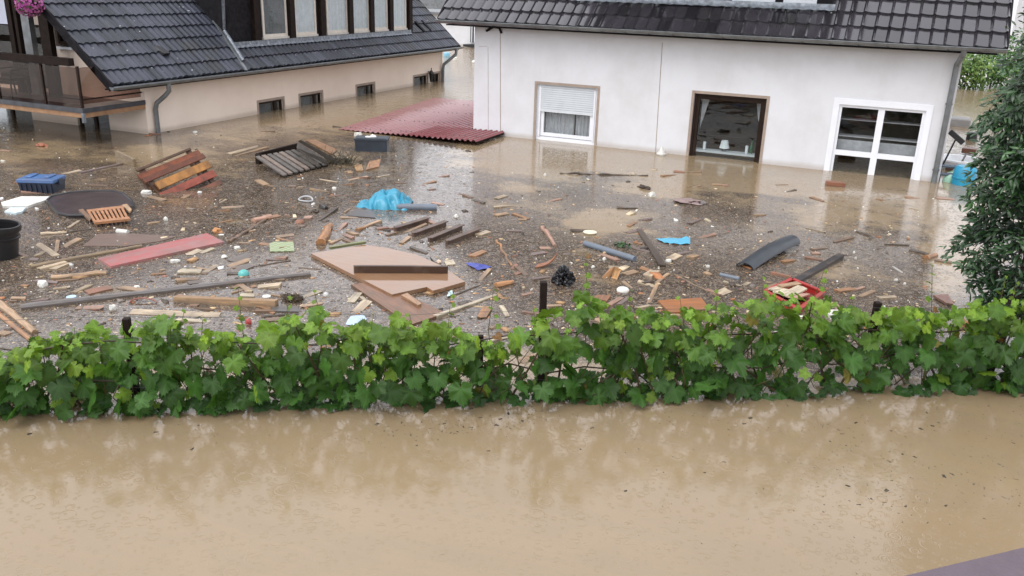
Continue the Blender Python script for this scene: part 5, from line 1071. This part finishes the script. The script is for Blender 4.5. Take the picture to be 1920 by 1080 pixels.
# folded wedge of board
t_ = thing('board_corner', 'orange tan folded corner of boards standing up in front of the long grey pipe', 'board', W(1148, 515)); a, b, c = W(1128, 523), W(1156, 524), W(1163, 508)
mb = MB(); hex8(mb, W(1146,521,.0), W(1157,524,.0), W(1165,505,.09), W(1153,500,.14), Vector((.3,-.6,.7)), .025); mb.obj('board', paint('tan_ply', (.40,.22,.09), .5, .25, 8., .3), t_)
mb = MB(); hex8(mb, W(1128,521,.0), W(1139,521,.0), W(1152,500,.14), W(1143,503,.10), Vector((-.5,-.5,.6)), .025); mb.obj('board', paint('tan_ply', (.30,.15,.06), .5, .25, 8., .3), t_)
# nest of twigs
mb = MB(); c0 = W(549, 562); r_ = random.Random(6)
for i in range(90): a = r_.uniform(0, 6.28); rr = r_.uniform(.06, .15); q = c0+Vector((rr*math.cos(a), rr*.7*math.sin(a), r_.uniform(0,.05))); d = Vector((-math.sin(a), math.cos(a), r_.gauss(0,.25)))*r_.uniform(.03,.09); mb.tube([q-d, q+d], .004, 4, 0, r_.choice(((.04,.028,.015),(.08,.055,.03),(.14,.10,.06))))
tag(mb.obj('twig_nest', M['chips']), 'small round nest of brown twigs behind the grapevine', 'nest')
mb = MB(); c0 = W(1166, 463)
for i in range(60): q = c0+Vector((r_.gauss(0,.08), r_.gauss(0,.06), r_.uniform(0,.06))); d = Vector((r_.gauss(0,1), r_.gauss(0,1), r_.random())).normalized()*.035; e = d.orthogonal().normalized()*.014; mb.add([q-d, q+e, q+d, q-e], [(0,1,2,3)], 0, r_.choice(((.02,.06,.015),(.035,.09,.02),(.015,.03,.01))))
tag(mb.obj('weed_tuft', M['chips']), 'tuft of green weed floating behind the long grey pipe', 'weed')
# curled orange bark
vs = []; A_, B_ = W(1005, 502), W(1042, 497)
mb = MB()
for i in range(9):
    f = i/8; q = A_*(1-f)+B_*f; vs += [q+Vector((0,-.05,.02+.10*f**3)), q+Vector((0,.07,.04+.14*f**3))]
mb.add(vs+[v-Vector((0,0,.02)) for v in vs], [(2*i,2*i+2,2*i+3,2*i+1) for i in range(8)]+[(18+2*i,18+2*i+1,18+2*i+3,18+2*i+2) for i in range(8)]+[(2*i,18+2*i,20+2*i,2*i+2) for i in range(8)]+[(2*i+1,2*i+3,21+2*i,19+2*i) for i in range(8)]+[(0,1,19,18),(16,34,35,17)]); tag(mb.obj('bark_curl', M['wood'], None, True, color=(.33,.13,.06)), 'curled orange piece of bark left of the black bag', 'bark')
# corner by the white house: barrel, railing, poles
bp = W(1806, 349); t_ = thing('plastic_barrel', 'bright blue plastic barrel behind the grey railing at the white house corner', 'barrel', bp)
mb = MB(); mb.lathe([(0,-.3),(.20,-.3),(.225,-.1),(.225,.12),(.235,.13),(.235,.16),(.225,.17),(.21,.34),(.17,.385),(0,.39)], bp+Vector((0,.2,0)), 26); mb.obj('barrel_body', paint('blue_barrel', (.02,.26,.42), .35, .15, 4.), t_, True)
mb = MB(); mb.lathe([(0,0),(.05,0),(.05,.04),(0,.04)], bp+Vector((.07,.2,.39)), 12); mb.obj('bung', M['black'], t_)
M['railp'] = paint('blue_grey_pipe', (.07,.10,.14), .4, .1, 5., 0.)
t_ = thing('pipe_railing', 'grey pipe railing standing in the flood at the right corner of the white house', 'railing', W(1775, 340)); Yr = 19.95
for y0, y1, z in ((310,316,0),(326,329,0)): a, b = PY(1757, y0, Yr), PY(1829, y1, Yr); mb = MB(); mb.tube([a, b], .032, 8); mb.obj('rail', M['railp'], t_, True)
for x in (1765, 1802): a = PY(x, 312, Yr); mb = MB(); mb.tube([(a.x, Yr, -.5), (a.x, Yr, a.z)], .026, 8); mb.obj('post', M['railp'], t_, True)
a, b, c = PY(1752, 333, 20.1), PY(1791, 263, 20.1), None; t_ = thing('broken_floodlight', 'black floodlight on a thin leaning pole at the corner of the white house', 'lamp', (a.x, 20.1, 0)); mb = MB(); mb.tube([a-Vector((.04,0,.3)), b], .018, 8); mb.obj('pole', M['black'], t_, True)
a, b = PY(1781, 246, 20.1), PY(1806, 268, 20.1); mb = MB(); mb.bar(a, b, .12, .11, Vector((.5,0,1))); mb.obj('lamp_head', M['black'], t_, bevel=.012)
a, b = PY(1812, 288, 22), PY(1780, 345, 20.4); mb = MB(); mb.tube([a-(a-b)*1.1, a], .02, 6); tag(mb.obj('dark_stick', M['wood'], color=(.03,.022,.018)), 'dark stick slanting out of the water behind the blue barrel', 'stick')
p = W(1797, 318); mb = MB(); mb.lathe([(0,-.1),(.44,-.1),(.48,.16),(.52,.17),(.52,.21),(.42,.21),(.40,.0),(0,.0)], p+Vector((0,.3,0)), 26); tag(mb.obj('white_tub', M['plastic'], None, True, color=(.82,.83,.84)), 'white tub floating behind the blue barrel', 'tub')
a, b = W(1803, 288), W(1829, 291); mb = MB(); mb.bar(a+Vector((0,0,.10)), b+Vector((0,0,.10)), .3, .12); tag(mb.obj('plank', M['wood'], color=(.20,.09,.06)), 'reddish plank drifting behind the white tub beside the shrub', 'plank')
p = W(1777, 342); mb = MB(); mb.lathe([(0,-.1),(.09,-.1),(.11,.0),(.11,.15),(.04,.24),(.04,.28),(0,.28)], p+Vector((0,.1,0)), 14, axis=(.4,.1,1)); tag(mb.obj('bottle', M['plastic'], None, True, color=(.35,.60,.45)), 'pale green bottle floating between the downpipe and the blue barrel', 'bottle')
a, b = W(1776, 318), W(1791, 322); mb = MB(); mb.bar(a+Vector((0,0,.04)), b+Vector((0,0,.04)), .12, .14); tag(mb.obj('brown_box', M['wood'], color=(.17,.10,.075)), 'small brown box wedged behind the grey pipe railing', 'box')
p = W(1821, 262); mb = MB(); mb.lathe([(0,-.05),(.14,-.05),(.13,.20),(0,.22)], p, 12); tag(mb.obj('black_bucket', M['black'], None, True), 'small black bucket drifting behind the floodlight beside the shrub', 'bucket')
a, b = W(1784, 236), W(1800, 232); mb = MB(); mb.box((a.x-.2, a.y, -.3), (a.x+.5, a.y+.7, .22)); tag(mb.obj('concrete_block', M['concrete'], bevel=.03), 'grey concrete block in the current behind the white house corner', 'block')
# bottle and soft lumps
log(220, 435, 240, 437, .04, 'white', 'bottle', 'bottle', 'white bottle with a blue end floating behind the red painted board', 0, 12, 'plastic')
lump(1222, 366, 15, .07, 'white', 'foam_lump', 'foam'); lump(1022, 328, 6, .05, 'white', 'foam_lump', 'foam'); lump(80, 534, 24, .06, 'white', 'foam_block', 'foam', flat=True); lump(275, 361, 23, .06, 'white', 'foam_block', 'foam', flat=True, yscale=.5)
lump(328, 490, 23, .04, 'white', 'foam_scrap', 'foam', flat=True, yscale=.4); lump(311, 411, 9, .05, 'white', 'foam_lump', 'foam'); lump(627, 352, 11, .03, 'white', 'foam_scrap', 'foam', flat=True); lump(212, 578, 18, .05, 'white', 'foam_lump', 'foam'); lump(855, 405, 11, .04, 'white', 'foam_lump', 'foam'); lump(815, 424, 7, .03, 'white', 'foam_lump', 'foam')
lump(1253, 488, 13, .03, 'white', 'foam_scrap', 'foam', flat=True); lump(1133, 485, 8, .03, 'white', 'foam_lump', 'foam'); lump(1601, 473, 5, .03, 'white', 'foam_lump', 'foam'); lump(1604, 484, 5, .03, 'white', 'foam_lump', 'foam'); lump(1680, 525, 8, .03, 'white', 'foam_lump', 'foam'); lump(1696, 532, 5, .03, 'white', 'foam_lump', 'foam'); lump(1543, 605, 13, .04, 'white', 'foam_lump', 'foam'); lump(1327, 499, 8, .03, 'white', 'foam_scrap', 'foam', flat=True)
lump(445, 464, 14, .03, 'white', 'foam_scrap', 'foam', flat=True); lump(421, 481, 14, .03, 'white', 'foam_lump', 'foam'); lump(257, 538, 12, .03, 'white', 'foam_scrap', 'foam', flat=True); lump(366, 247, 10, .04, 'white', 'foam_scrap', 'foam', flat=True); lump(823, 490, 12, .03, (.66,.50,.38), 'foam_lump', 'foam'); lump(1112, 500, 8, .03, 'white', 'foam_lump', 'foam')
lump(1208, 351, 34, .05, 'dark', 'mud_clump', 'clump', 'dark root clump in front of the white wall between the two big windows', rough=.7, yscale=.4); lump(1296, 378, 52, .05, 'mauve', 'mud_clump', 'clump', 'broad dark mud clump floating left of the brown brick', rough=.9, yscale=.7); lump(1318, 381, 13, .05, 'grey', 'plastic_scrap', 'plastic', 'grey plastic scrap on the right end of the mud clump')
lump(78, 272, 26, .05, 'rust', 'mud_clump', 'clump', 'reddish clump floating in front of the flooded balcony', rough=.6, yscale=.5); lump(407, 433, 20, .05, 'orange', 'wood_chunk', 'wood', rough=.6); lump(466, 605, 14, .05, 'red', 'red_can', 'can', 'small red can behind the grapevine', 'plastic', .1); lump(1430, 690, 20, .06, 'orange', 'wood_chunk', 'wood', rough=.4) if False else None
lump(1805, 608, 24, .06, 'orange', 'wood_chunk', 'wood', 'orange wood chunk seen through the vine beside the shrub', rough=.6)
plank(1548, 348, 1583, 350, .16, .13, 'brick', 'brick', 'brick', 'brown brick like block floating in front of the white twin window', .03, .005)
# --- planks, blocks, sticks and logs, one by one: x0 y0 x1 y1 width thickness colour
PL = '''
280 252 303 251 .10 .06 brick
430 290 490 272 .14 .035 pale
440 292 501 277 .12 .035 tan
118 326 150 321 .09 .03 pale
180 362 82 362 .07 .04 pink
95 506 126 495 .13 .05 pale
70 505 124 494 .15 .06 pale
72 458 106 481 .09 .035 pale
68 482 84 470 .07 .03 pale
105 472 109 452 .05 .03 tan
117 463 149 450 .13 .04 tan
34 476 53 481 .05 .03 pink
353 478 375 470 .12 .035 pale
375 475 398 468 .10 .035 cream
125 428 147 416 .05 .02 pale
430 500 466 489 .10 .04 tan
336 510 378 510 .17 .06 cream
331 527 372 522 .14 .04 tan
355 532 380 527 .09 .03 grey
370 503 390 506 .05 .03 tan
135 550 170 535 .09 .035 pale
165 549 204 541 .17 .05 brick
226 540 272 546 .10 .04 tan
248 586 412 592 .12 .035 pale
334 602 406 603 .07 .03 cream
450 556 478 555 .15 .06 cream
0 629 14 623 .13 .04 tan
486 538 528 537 .13 .07 pale
506 553 530 556 .06 .03 tan
569 557 600 547 .08 .03 cream
566 576 602 569 .08 .035 tan
481 571 511 578 .13 .05 orange
480 585 521 583 .08 .05 brown
499 602 550 597 .09 .04 brown
658 567 673 551 .11 .04 cream
677 558 691 567 .05 .02 cream
669 584 689 568 .12 .05 pale
816 597 930 553 .07 .06 cream
835 495 852 494 .16 .06 cream
885 482 908 472 .12 .06 orange
897 442 915 436 .12 .07 pale
837 425 856 432 .10 .03 pale
707 420 762 414 .0 .0 skip
756 437 800 421 .06 .03 tan
800 415 828 424 .08 .05 pink
810 382 831 384 .08 .05 pink
655 378 693 380 .06 .03 orange
656 327 657 322 .09 .06 tan
646 323 658 322 .07 .06 tan
660 332 692 334 .09 .04 rust
708 333 731 327 .05 .025 pale
637 346 662 346 .06 .03 orange
795 345 816 341 .07 .04 orange
803 356 815 355 .07 .03 brick
742 343 762 342 .08 .02 pink
620 353 638 352 .0 .0 skip
558 350 570 352 .07 .03 pale
483 338 500 348 .12 .05 tan
495 347 513 350 .05 .03 orange
600 373 606 371 .06 .04 orange
618 369 638 366 .05 .03 rust
645 400 656 391 .05 .03 tan
640 409 670 408 .08 .03 tan
570 409 585 410 .13 .07 pink
534 404 543 404 .09 .04 pink
500 411 522 405 .12 .06 orange
545 412 555 411 .07 .04 dark
519 446 552 440 .09 .04 tan
635 431 648 421 .07 .05 pink
653 435 668 441 .09 .05 tan
645 440 662 448 .07 .05 pink
620 457 643 446 .06 .04 tan
645 450 662 457 .07 .05 brown
671 432 690 424 .08 .05 orange
676 427 712 417 .07 .06 tan
707 430 727 428 .10 .05 brick
730 429 743 427 .08 .05 pink
726 441 742 437 .08 .05 brown
752 457 768 446 .07 .06 tan
515 484 537 485 .13 .05 pink
770 465 800 475 .08 .05 dark
930 405 952 401 .10 .06 tan
963 402 990 411 .07 .05 orange
1003 434 1020 440 .0 .0 skip
1032 377 1050 374 .06 .03 pink
1155 391 1193 391 .05 .05 dark
1240 331 1270 327 .07 .04 orange
1262 322 1282 324 .12 .05 brick
1290 324 1313 324 .10 .08 tan
1335 347 1354 348 .09 .06 tan
1354 349 1366 348 .08 .06 pink
1294 352 1312 349 .05 .02 tan
1178 425 1194 415 .07 .03 orange
1322 412 1332 416 .07 .03 cream
1416 404 1434 402 .10 .04 tan
1313 446 1340 441 .07 .04 pink
1310 467 1323 468 .04 .02 pale
1255 488 1272 480 .13 .07 pale
1293 485 1307 478 .12 .06 tan
1128 477 1157 488 .09 .03 pink
1013 466 1032 465 .10 .03 pink
1169 516 1192 510 .12 .05 tan
1214 519 1229 508 .13 .06 pale
1203 533 1222 528 .09 .06 dark
1167 528 1184 540 .05 .02 tan
1347 553 1364 547 .13 .08 pale
1324 515 1331 513 .11 .05 tan
1357 528 1387 536 .05 .025 cream
1446 512 1482 519 .12 .05 brick
1508 483 1540 487 .09 .04 brick
1467 492 1487 488 .10 .05 orange
1438 541 1458 533 .07 .04 tan
1564 454 1597 447 .07 .05 brown
1662 459 1704 460 .05 .04 dark
1674 502 1692 511 .05 .03 white
1510 427 1547 436 .06 .03 pale
1520 370 1543 378 .08 .04 orange
1476 360 1491 357 .05 .03 dark
1456 347 1475 346 .06 .02 tan
1696 370 1727 374 .13 .02 orange
1756 372 1790 374 .12 .04 pink
1706 390 1724 394 .05 .03 cream
1570 547 1600 542 .10 .05 orange
1613 556 1637 547 .07 .04 tan
1645 373 1654 376 .08 .03 orange
1560 570 1580 585 .09 .04 pink
1595 545 1620 540 .05 .03 pink
1500 549 1516 541 .0 .0 skip
1268 478 1292 472 .09 .03 mauve
1075 500 1080 496 .0 .0 skip
940 575 951 593 .06 .04 cream
903 597 914 580 .11 .08 orange
900 525 918 508 .06 .05 tan
875 551 905 548 .0 .0 skip
1178 560 1160 572 .06 .04 mauve
1140 575 1165 558 .08 .04 pink
1215 570 1232 534 .05 .03 tan
1226 533 1252 516 .05 .03 tan
432 300 443 292 .0 .0 skip
210 250 300 262 .0 .0 skip
440 258 455 258 .0 .0 skip
482 246 516 247 .05 .03 brown
624 238 640 239 .08 .05 dark
480 262 502 263 .06 .04 brown
0 282 18 284 .07 .03 pink
178 337 200 336 .07 .04 tan
236 376 254 373 .0 .0 skip
342 372 354 367 .11 .04 tan
278 420 297 417 .09 .04 tan
408 381 425 375 .04 .02 pale
402 418 437 414 .05 .02 orange
345 487 368 472 .0 .0 skip
465 435 478 432 .06 .03 tan
388 420 402 421 .0 .0 skip
250 412 262 411 .0 .0 skip
20 480 30 479 .0 .0 skip
110 528 150 523 .07 .03 brown
285 515 310 513 .07 .03 orange
300 508 308 506 .05 .03 tan
40 535 52 537 .05 .03 orange
5 545 13 543 .05 .03 tan
437 541 452 535 .08 .04 orange
434 550 470 540 .04 .02 tan
470 539 480 537 .06 .03 orange
980 555 1000 548 .05 .03 pink
1012 553 1022 548 .0 .0 skip
965 515 975 512 .07 .04 brick
960 505 968 498 .06 .04 brick
1340 385 1352 383 .0 .0 skip
1005 412 1020 415 .0 .0 skip
620 643 654 645 .08 .04 cream
594 641 612 643 .09 .04 cream
1120 600 1150 612 .10 .04 tan
975 680 1000 670 .10 .04 tan
700 470 735 462 .0 .0 skip
920 640 950 632 .08 .04 cream
1385 470 1392 465 .05 .02 pale
1395 535 1404 531 .06 .03 pale
1405 546 1416 540 .0 .0 skip
850 530 862 534 .05 .03 tan
785 548 800 541 .04 .03 cream
'''
for ln in PL.strip().splitlines():
    q = ln.split()
    if q[-1] == 'skip': continue
    x0, y0, x1, y1, w_, t_ = map(float, q[:6]); L_ = (W(x1, y1)-W(x0, y0)).length
    if x0 == 180: x0 = 40
    nm, ct = ('brick', 'brick') if q[6] == 'brick' else ('wood_block', 'wood block') if (t_ >= .06 or L_ < .2) else ('plank', 'plank')
    plank(x0, y0, x1, y1, w_, t_, q[6], nm, ct)
plank(328, 563, 520, 574, .13, .10, 'tan', 'beam', 'beam', 'thick tan beam with a round knot behind the grapevine', .02, .01)
plank(1199, 431, 1242, 500, .10, .035, 'dark', 'plank', 'plank', 'dark thin plank leaning in the water between the blue cloth and grey pipe', .01, .01)
plank(598, 414, 632, 393, .05, .04, 'dark', 'plank', 'plank', 'dark brown batten floating left of the blue tarp', .01)
plank(440, 509, 471, 499, .14, .03, 'grey', 'plank', 'plank', 'slate grey board behind the turquoise ball', .0)
plank(435, 490, 470, 477, .13, .03, 'grey', 'plank', 'plank', 'slate grey board left of the green mesh scrap', .0)
plank(190, 510, 262, 500, .0+.06, .03, 'mud', 'plank', 'plank', 'thin muddy strip of wood in front of the red painted board', .0) if False else None
r_ = random.Random(77); EXC = [(570,445,885,615),(145,430,425,505),(80,352,258,420),(0,405,45,500),(640,340,830,412),(250,270,412,365),(470,255,665,335),(655,250,725,292),(735,410,900,462),(1380,445,1500,515),(20,325,105,395)]; k = 0
while k < 64:
    x = r_.uniform(15, 1250) if r_.random() < .85 else r_.uniform(1250, 1720); y = r_.uniform(330, 600)
    if x > 950 and y < 400 or any(a < x < c and b < y < d for a, b, c, d in EXC): continue
    a_ = r_.gauss(0, .5); l_ = r_.uniform(6, 22); k += 1
    plank(x-l_*math.cos(a_), y-l_*.4*math.sin(a_), x+l_*math.cos(a_), y+l_*.4*math.sin(a_), r_.uniform(.04,.10), r_.uniform(.025,.05), r_.choice(('tan','pale','orange','pink','brown','dark','mauve','tan','pale')), 'wood_scrap', 'wood scrap')
LG = '''
40 579 582 516 .050 grey pole pole long grey pole lying right across the left half of the yard
58 502 266 463 .035 mud pole pole muddy tan pole running under the red painted board
150 325 234 307 .028 mauve pole pole pale slender pole pointing at the upright brown board
0 572 66 626 .050 tan pole pole thick peeling tan pole at the left edge behind the grapevine
0 592 72 650 .030 orange pole pole thin orange pole beside the thick peeling pole at the left edge
97 523 200 514 .045 tan log log split tan log floating in front of the red painted board
602 459 619 424 .075 orange log log reddish brown log floating left of the four dark slats
931 452 960 500 .022 orange stick stick thin orange stick floating right of the big door panel
1050 326 1215 330 .022 dark branch branch long rotten dark branch floating in front of the roller shutter window
1017 428 1042 462 .040 pink log driftwood ragged pinkish driftwood piece floating left of the long grey pipe
430 455 505 408 .028 brown branch branch curved gnarly branch floating in front of the weathered pallet
77 440 125 437 .030 pale stick stick pale gnarly stick floating right of the black tub
112 438 172 430 .018 dark stick stick dark crooked stick running on from the pale gnarly stick
930 538 962 531 .050 orange log log short reddish log floating right of the long cream batten
1706 470 1740 478 .030 dark branch driftwood dark driftwood branch left of the shrub
1752 489 1784 494 .035 brown log driftwood brown driftwood log end beside the shrub
1735 486 1755 480 .050 orange log driftwood orange rotten log piece touching the shrub driftwood
475 417 508 408 .060 pink log log chunky pink bark log above the curved gnarly branch
490 595 560 589 .016 dark stick stick thin dark stick beside the grey slab behind the vine
1265 515 1352 560 .008 tan stick stick long thin tan stem floating left of the red tray
1565 480 1600 478 .007 dark stick stick thin bent dark stem floating right of the long black beam
290 551 308 556 .012 dark stick stick short dark twig lying on the long grey pole
480 500 545 489 .012 dark stick stick thin dark twig floating in front of the green mesh scrap
560 502 600 505 .010 brown stick stick thin brown twig left of the big door panel
850 555 900 535 .014 dark stick stick dark twig above the long cream batten
'''
for ln in LG.strip().splitlines():
    q = ln.split(); log(*map(float, q[:4]), float(q[4]), q[5], q[6], q[7], ' '.join(q[8:]), .004 if q[6] == 'pole' else .05)
mb = MB(); mb.tube([W(258+math.cos(a)*25+10, 568-9*math.sin(a), .01+.03*math.sin(a)) for a in [k*.26 for k in range(13)]], .010, 6); tag(mb.obj('cable_loop', M['plastic'], None, True, color=(.25,.08,.05)), 'arched reddish cable sticking out in front of the long grey pole', 'cable')
mb = MB(); mb.tube([W(807, 483, .0), W(815, 492, .03), W(830, 499, .01)], .008, 5); tag(mb.obj('wire_piece', M['black']), 'thin black wire curling beside the right side of the big door panel', 'wire')

# --- everything too small to count: crumbs, chips and foam specks on the scum; flecks on the near water
def crumbs(name, lab, n, sampler, cols, sizes, seed, thick=.35):
    r_ = random.Random(seed); V = []; F = []; C = []; k = 0; tries = 0
    while k < n and tries < n*30:
        tries += 1; p = sampler(r_)
        if p is None: continue
        L_ = r_.uniform(*sizes)*(1+2.2*(r_.random() < .06)); w_ = L_*r_.uniform(.15, .7); h = min(w_, L_)*thick; a = r_.uniform(0, 6.28); cx, sx = math.cos(a), math.sin(a); base = len(V); c = r_.choice(cols); m_ = r_.uniform(.6, 1.3)
        for z in (-.004, h):
            for x, y in ((-L_/2,-w_/2),(L_/2*r_.uniform(.5,1),-w_/2*r_.uniform(.3,1)),(L_/2,w_/2*r_.uniform(.4,1)),(-L_/2*r_.uniform(.6,1),w_/2)): V.append((p[0]+x*cx-y*sx, p[1]+x*sx+y*cx, z*(r_.uniform(.4, 1.2) if z > 0 else 1))); C.append(tuple(min(.9, q*m_) for q in c))
        F += [(base+4,base+5,base+6,base+7),(base,base+1,base+5,base+4),(base+1,base+2,base+6,base+5),(base+2,base+3,base+7,base+6),(base+3,base,base+4,base+7)]; k += 1
    o = np_obj(name, np.array(V), np.array(F), np.array(C), M['chips']); return tag(o, lab, 'debris', kind='stuff')
def yard(r_):
    x = r_.uniform(-40, 1900); y = 235+420*r_.random()**.8; p = W(x, y)
    if p.y > YF-.1 and p.x > X0-1: return None
    if p.x < XL+.1 and p.y > Y0: return None
    if (p-FP0).dot(FN) < .2 or p.x > 4: return None
    if -13.6 < p.x < -8.9 and p.y > 18.1: return None
    c = scum_cover(np.array([p.x]), np.array([p.y]))[0]; g = .5+.5*mnoise.fractal(Vector((p.x*.9, p.y*.9, 1)), .6, 2, 4)
    return p if r_.random() < c*g*1.2+.015 else None
crumbs('bark_crumbs', 'scattered dark and tan bark crumbs floating in the brown scum', 4800, yard, [(.05,.037,.028),(.075,.056,.042),(.12,.09,.07),(.20,.14,.10),(.17,.14,.12)], (.012, .045), 31, .22)
crumbs('wood_splinters', 'scattered small pale and orange wood splinters floating in the yard', 1300, yard, [(.40,.24,.12),(.50,.36,.2),(.36,.15,.06),(.60,.48,.32),(.30,.14,.09)], (.02, .07), 32, .25)
crumbs('foam_specks', 'tiny white foam specks dotted over the floating scum', 900, yard, [(.8,.8,.76),(.7,.68,.6)], (.010, .028), 33, .8)
def near(r_):
    u = r_.random()
    if u < .30: x = r_.uniform(-50, 1950); y = 760+abs(r_.gauss(0, 42))
    elif u < .46: x = r_.gauss(880+r_.gauss(0,60), 60); y = 800-.10*(x-880)+r_.gauss(0, 9)
    elif u < .56: x = r_.gauss(985, 22); y = r_.gauss(768, 14)
    elif u < .70: x = r_.gauss(1480, 220); y = r_.gauss(880, 80)
    else: x = r_.uniform(1500, 1930); y = r_.uniform(740, 950)
    p = W(x, y); o = (p-FP0).dot(FN)
    return p if -6 < o < -.15 else None
crumbs('leaf_flecks', 'fine dark leaf flecks drifting on the near muddy water', 1300, near, [(.05,.04,.028),(.09,.075,.05),(.035,.03,.022)], (.006, .015), 34, .12)
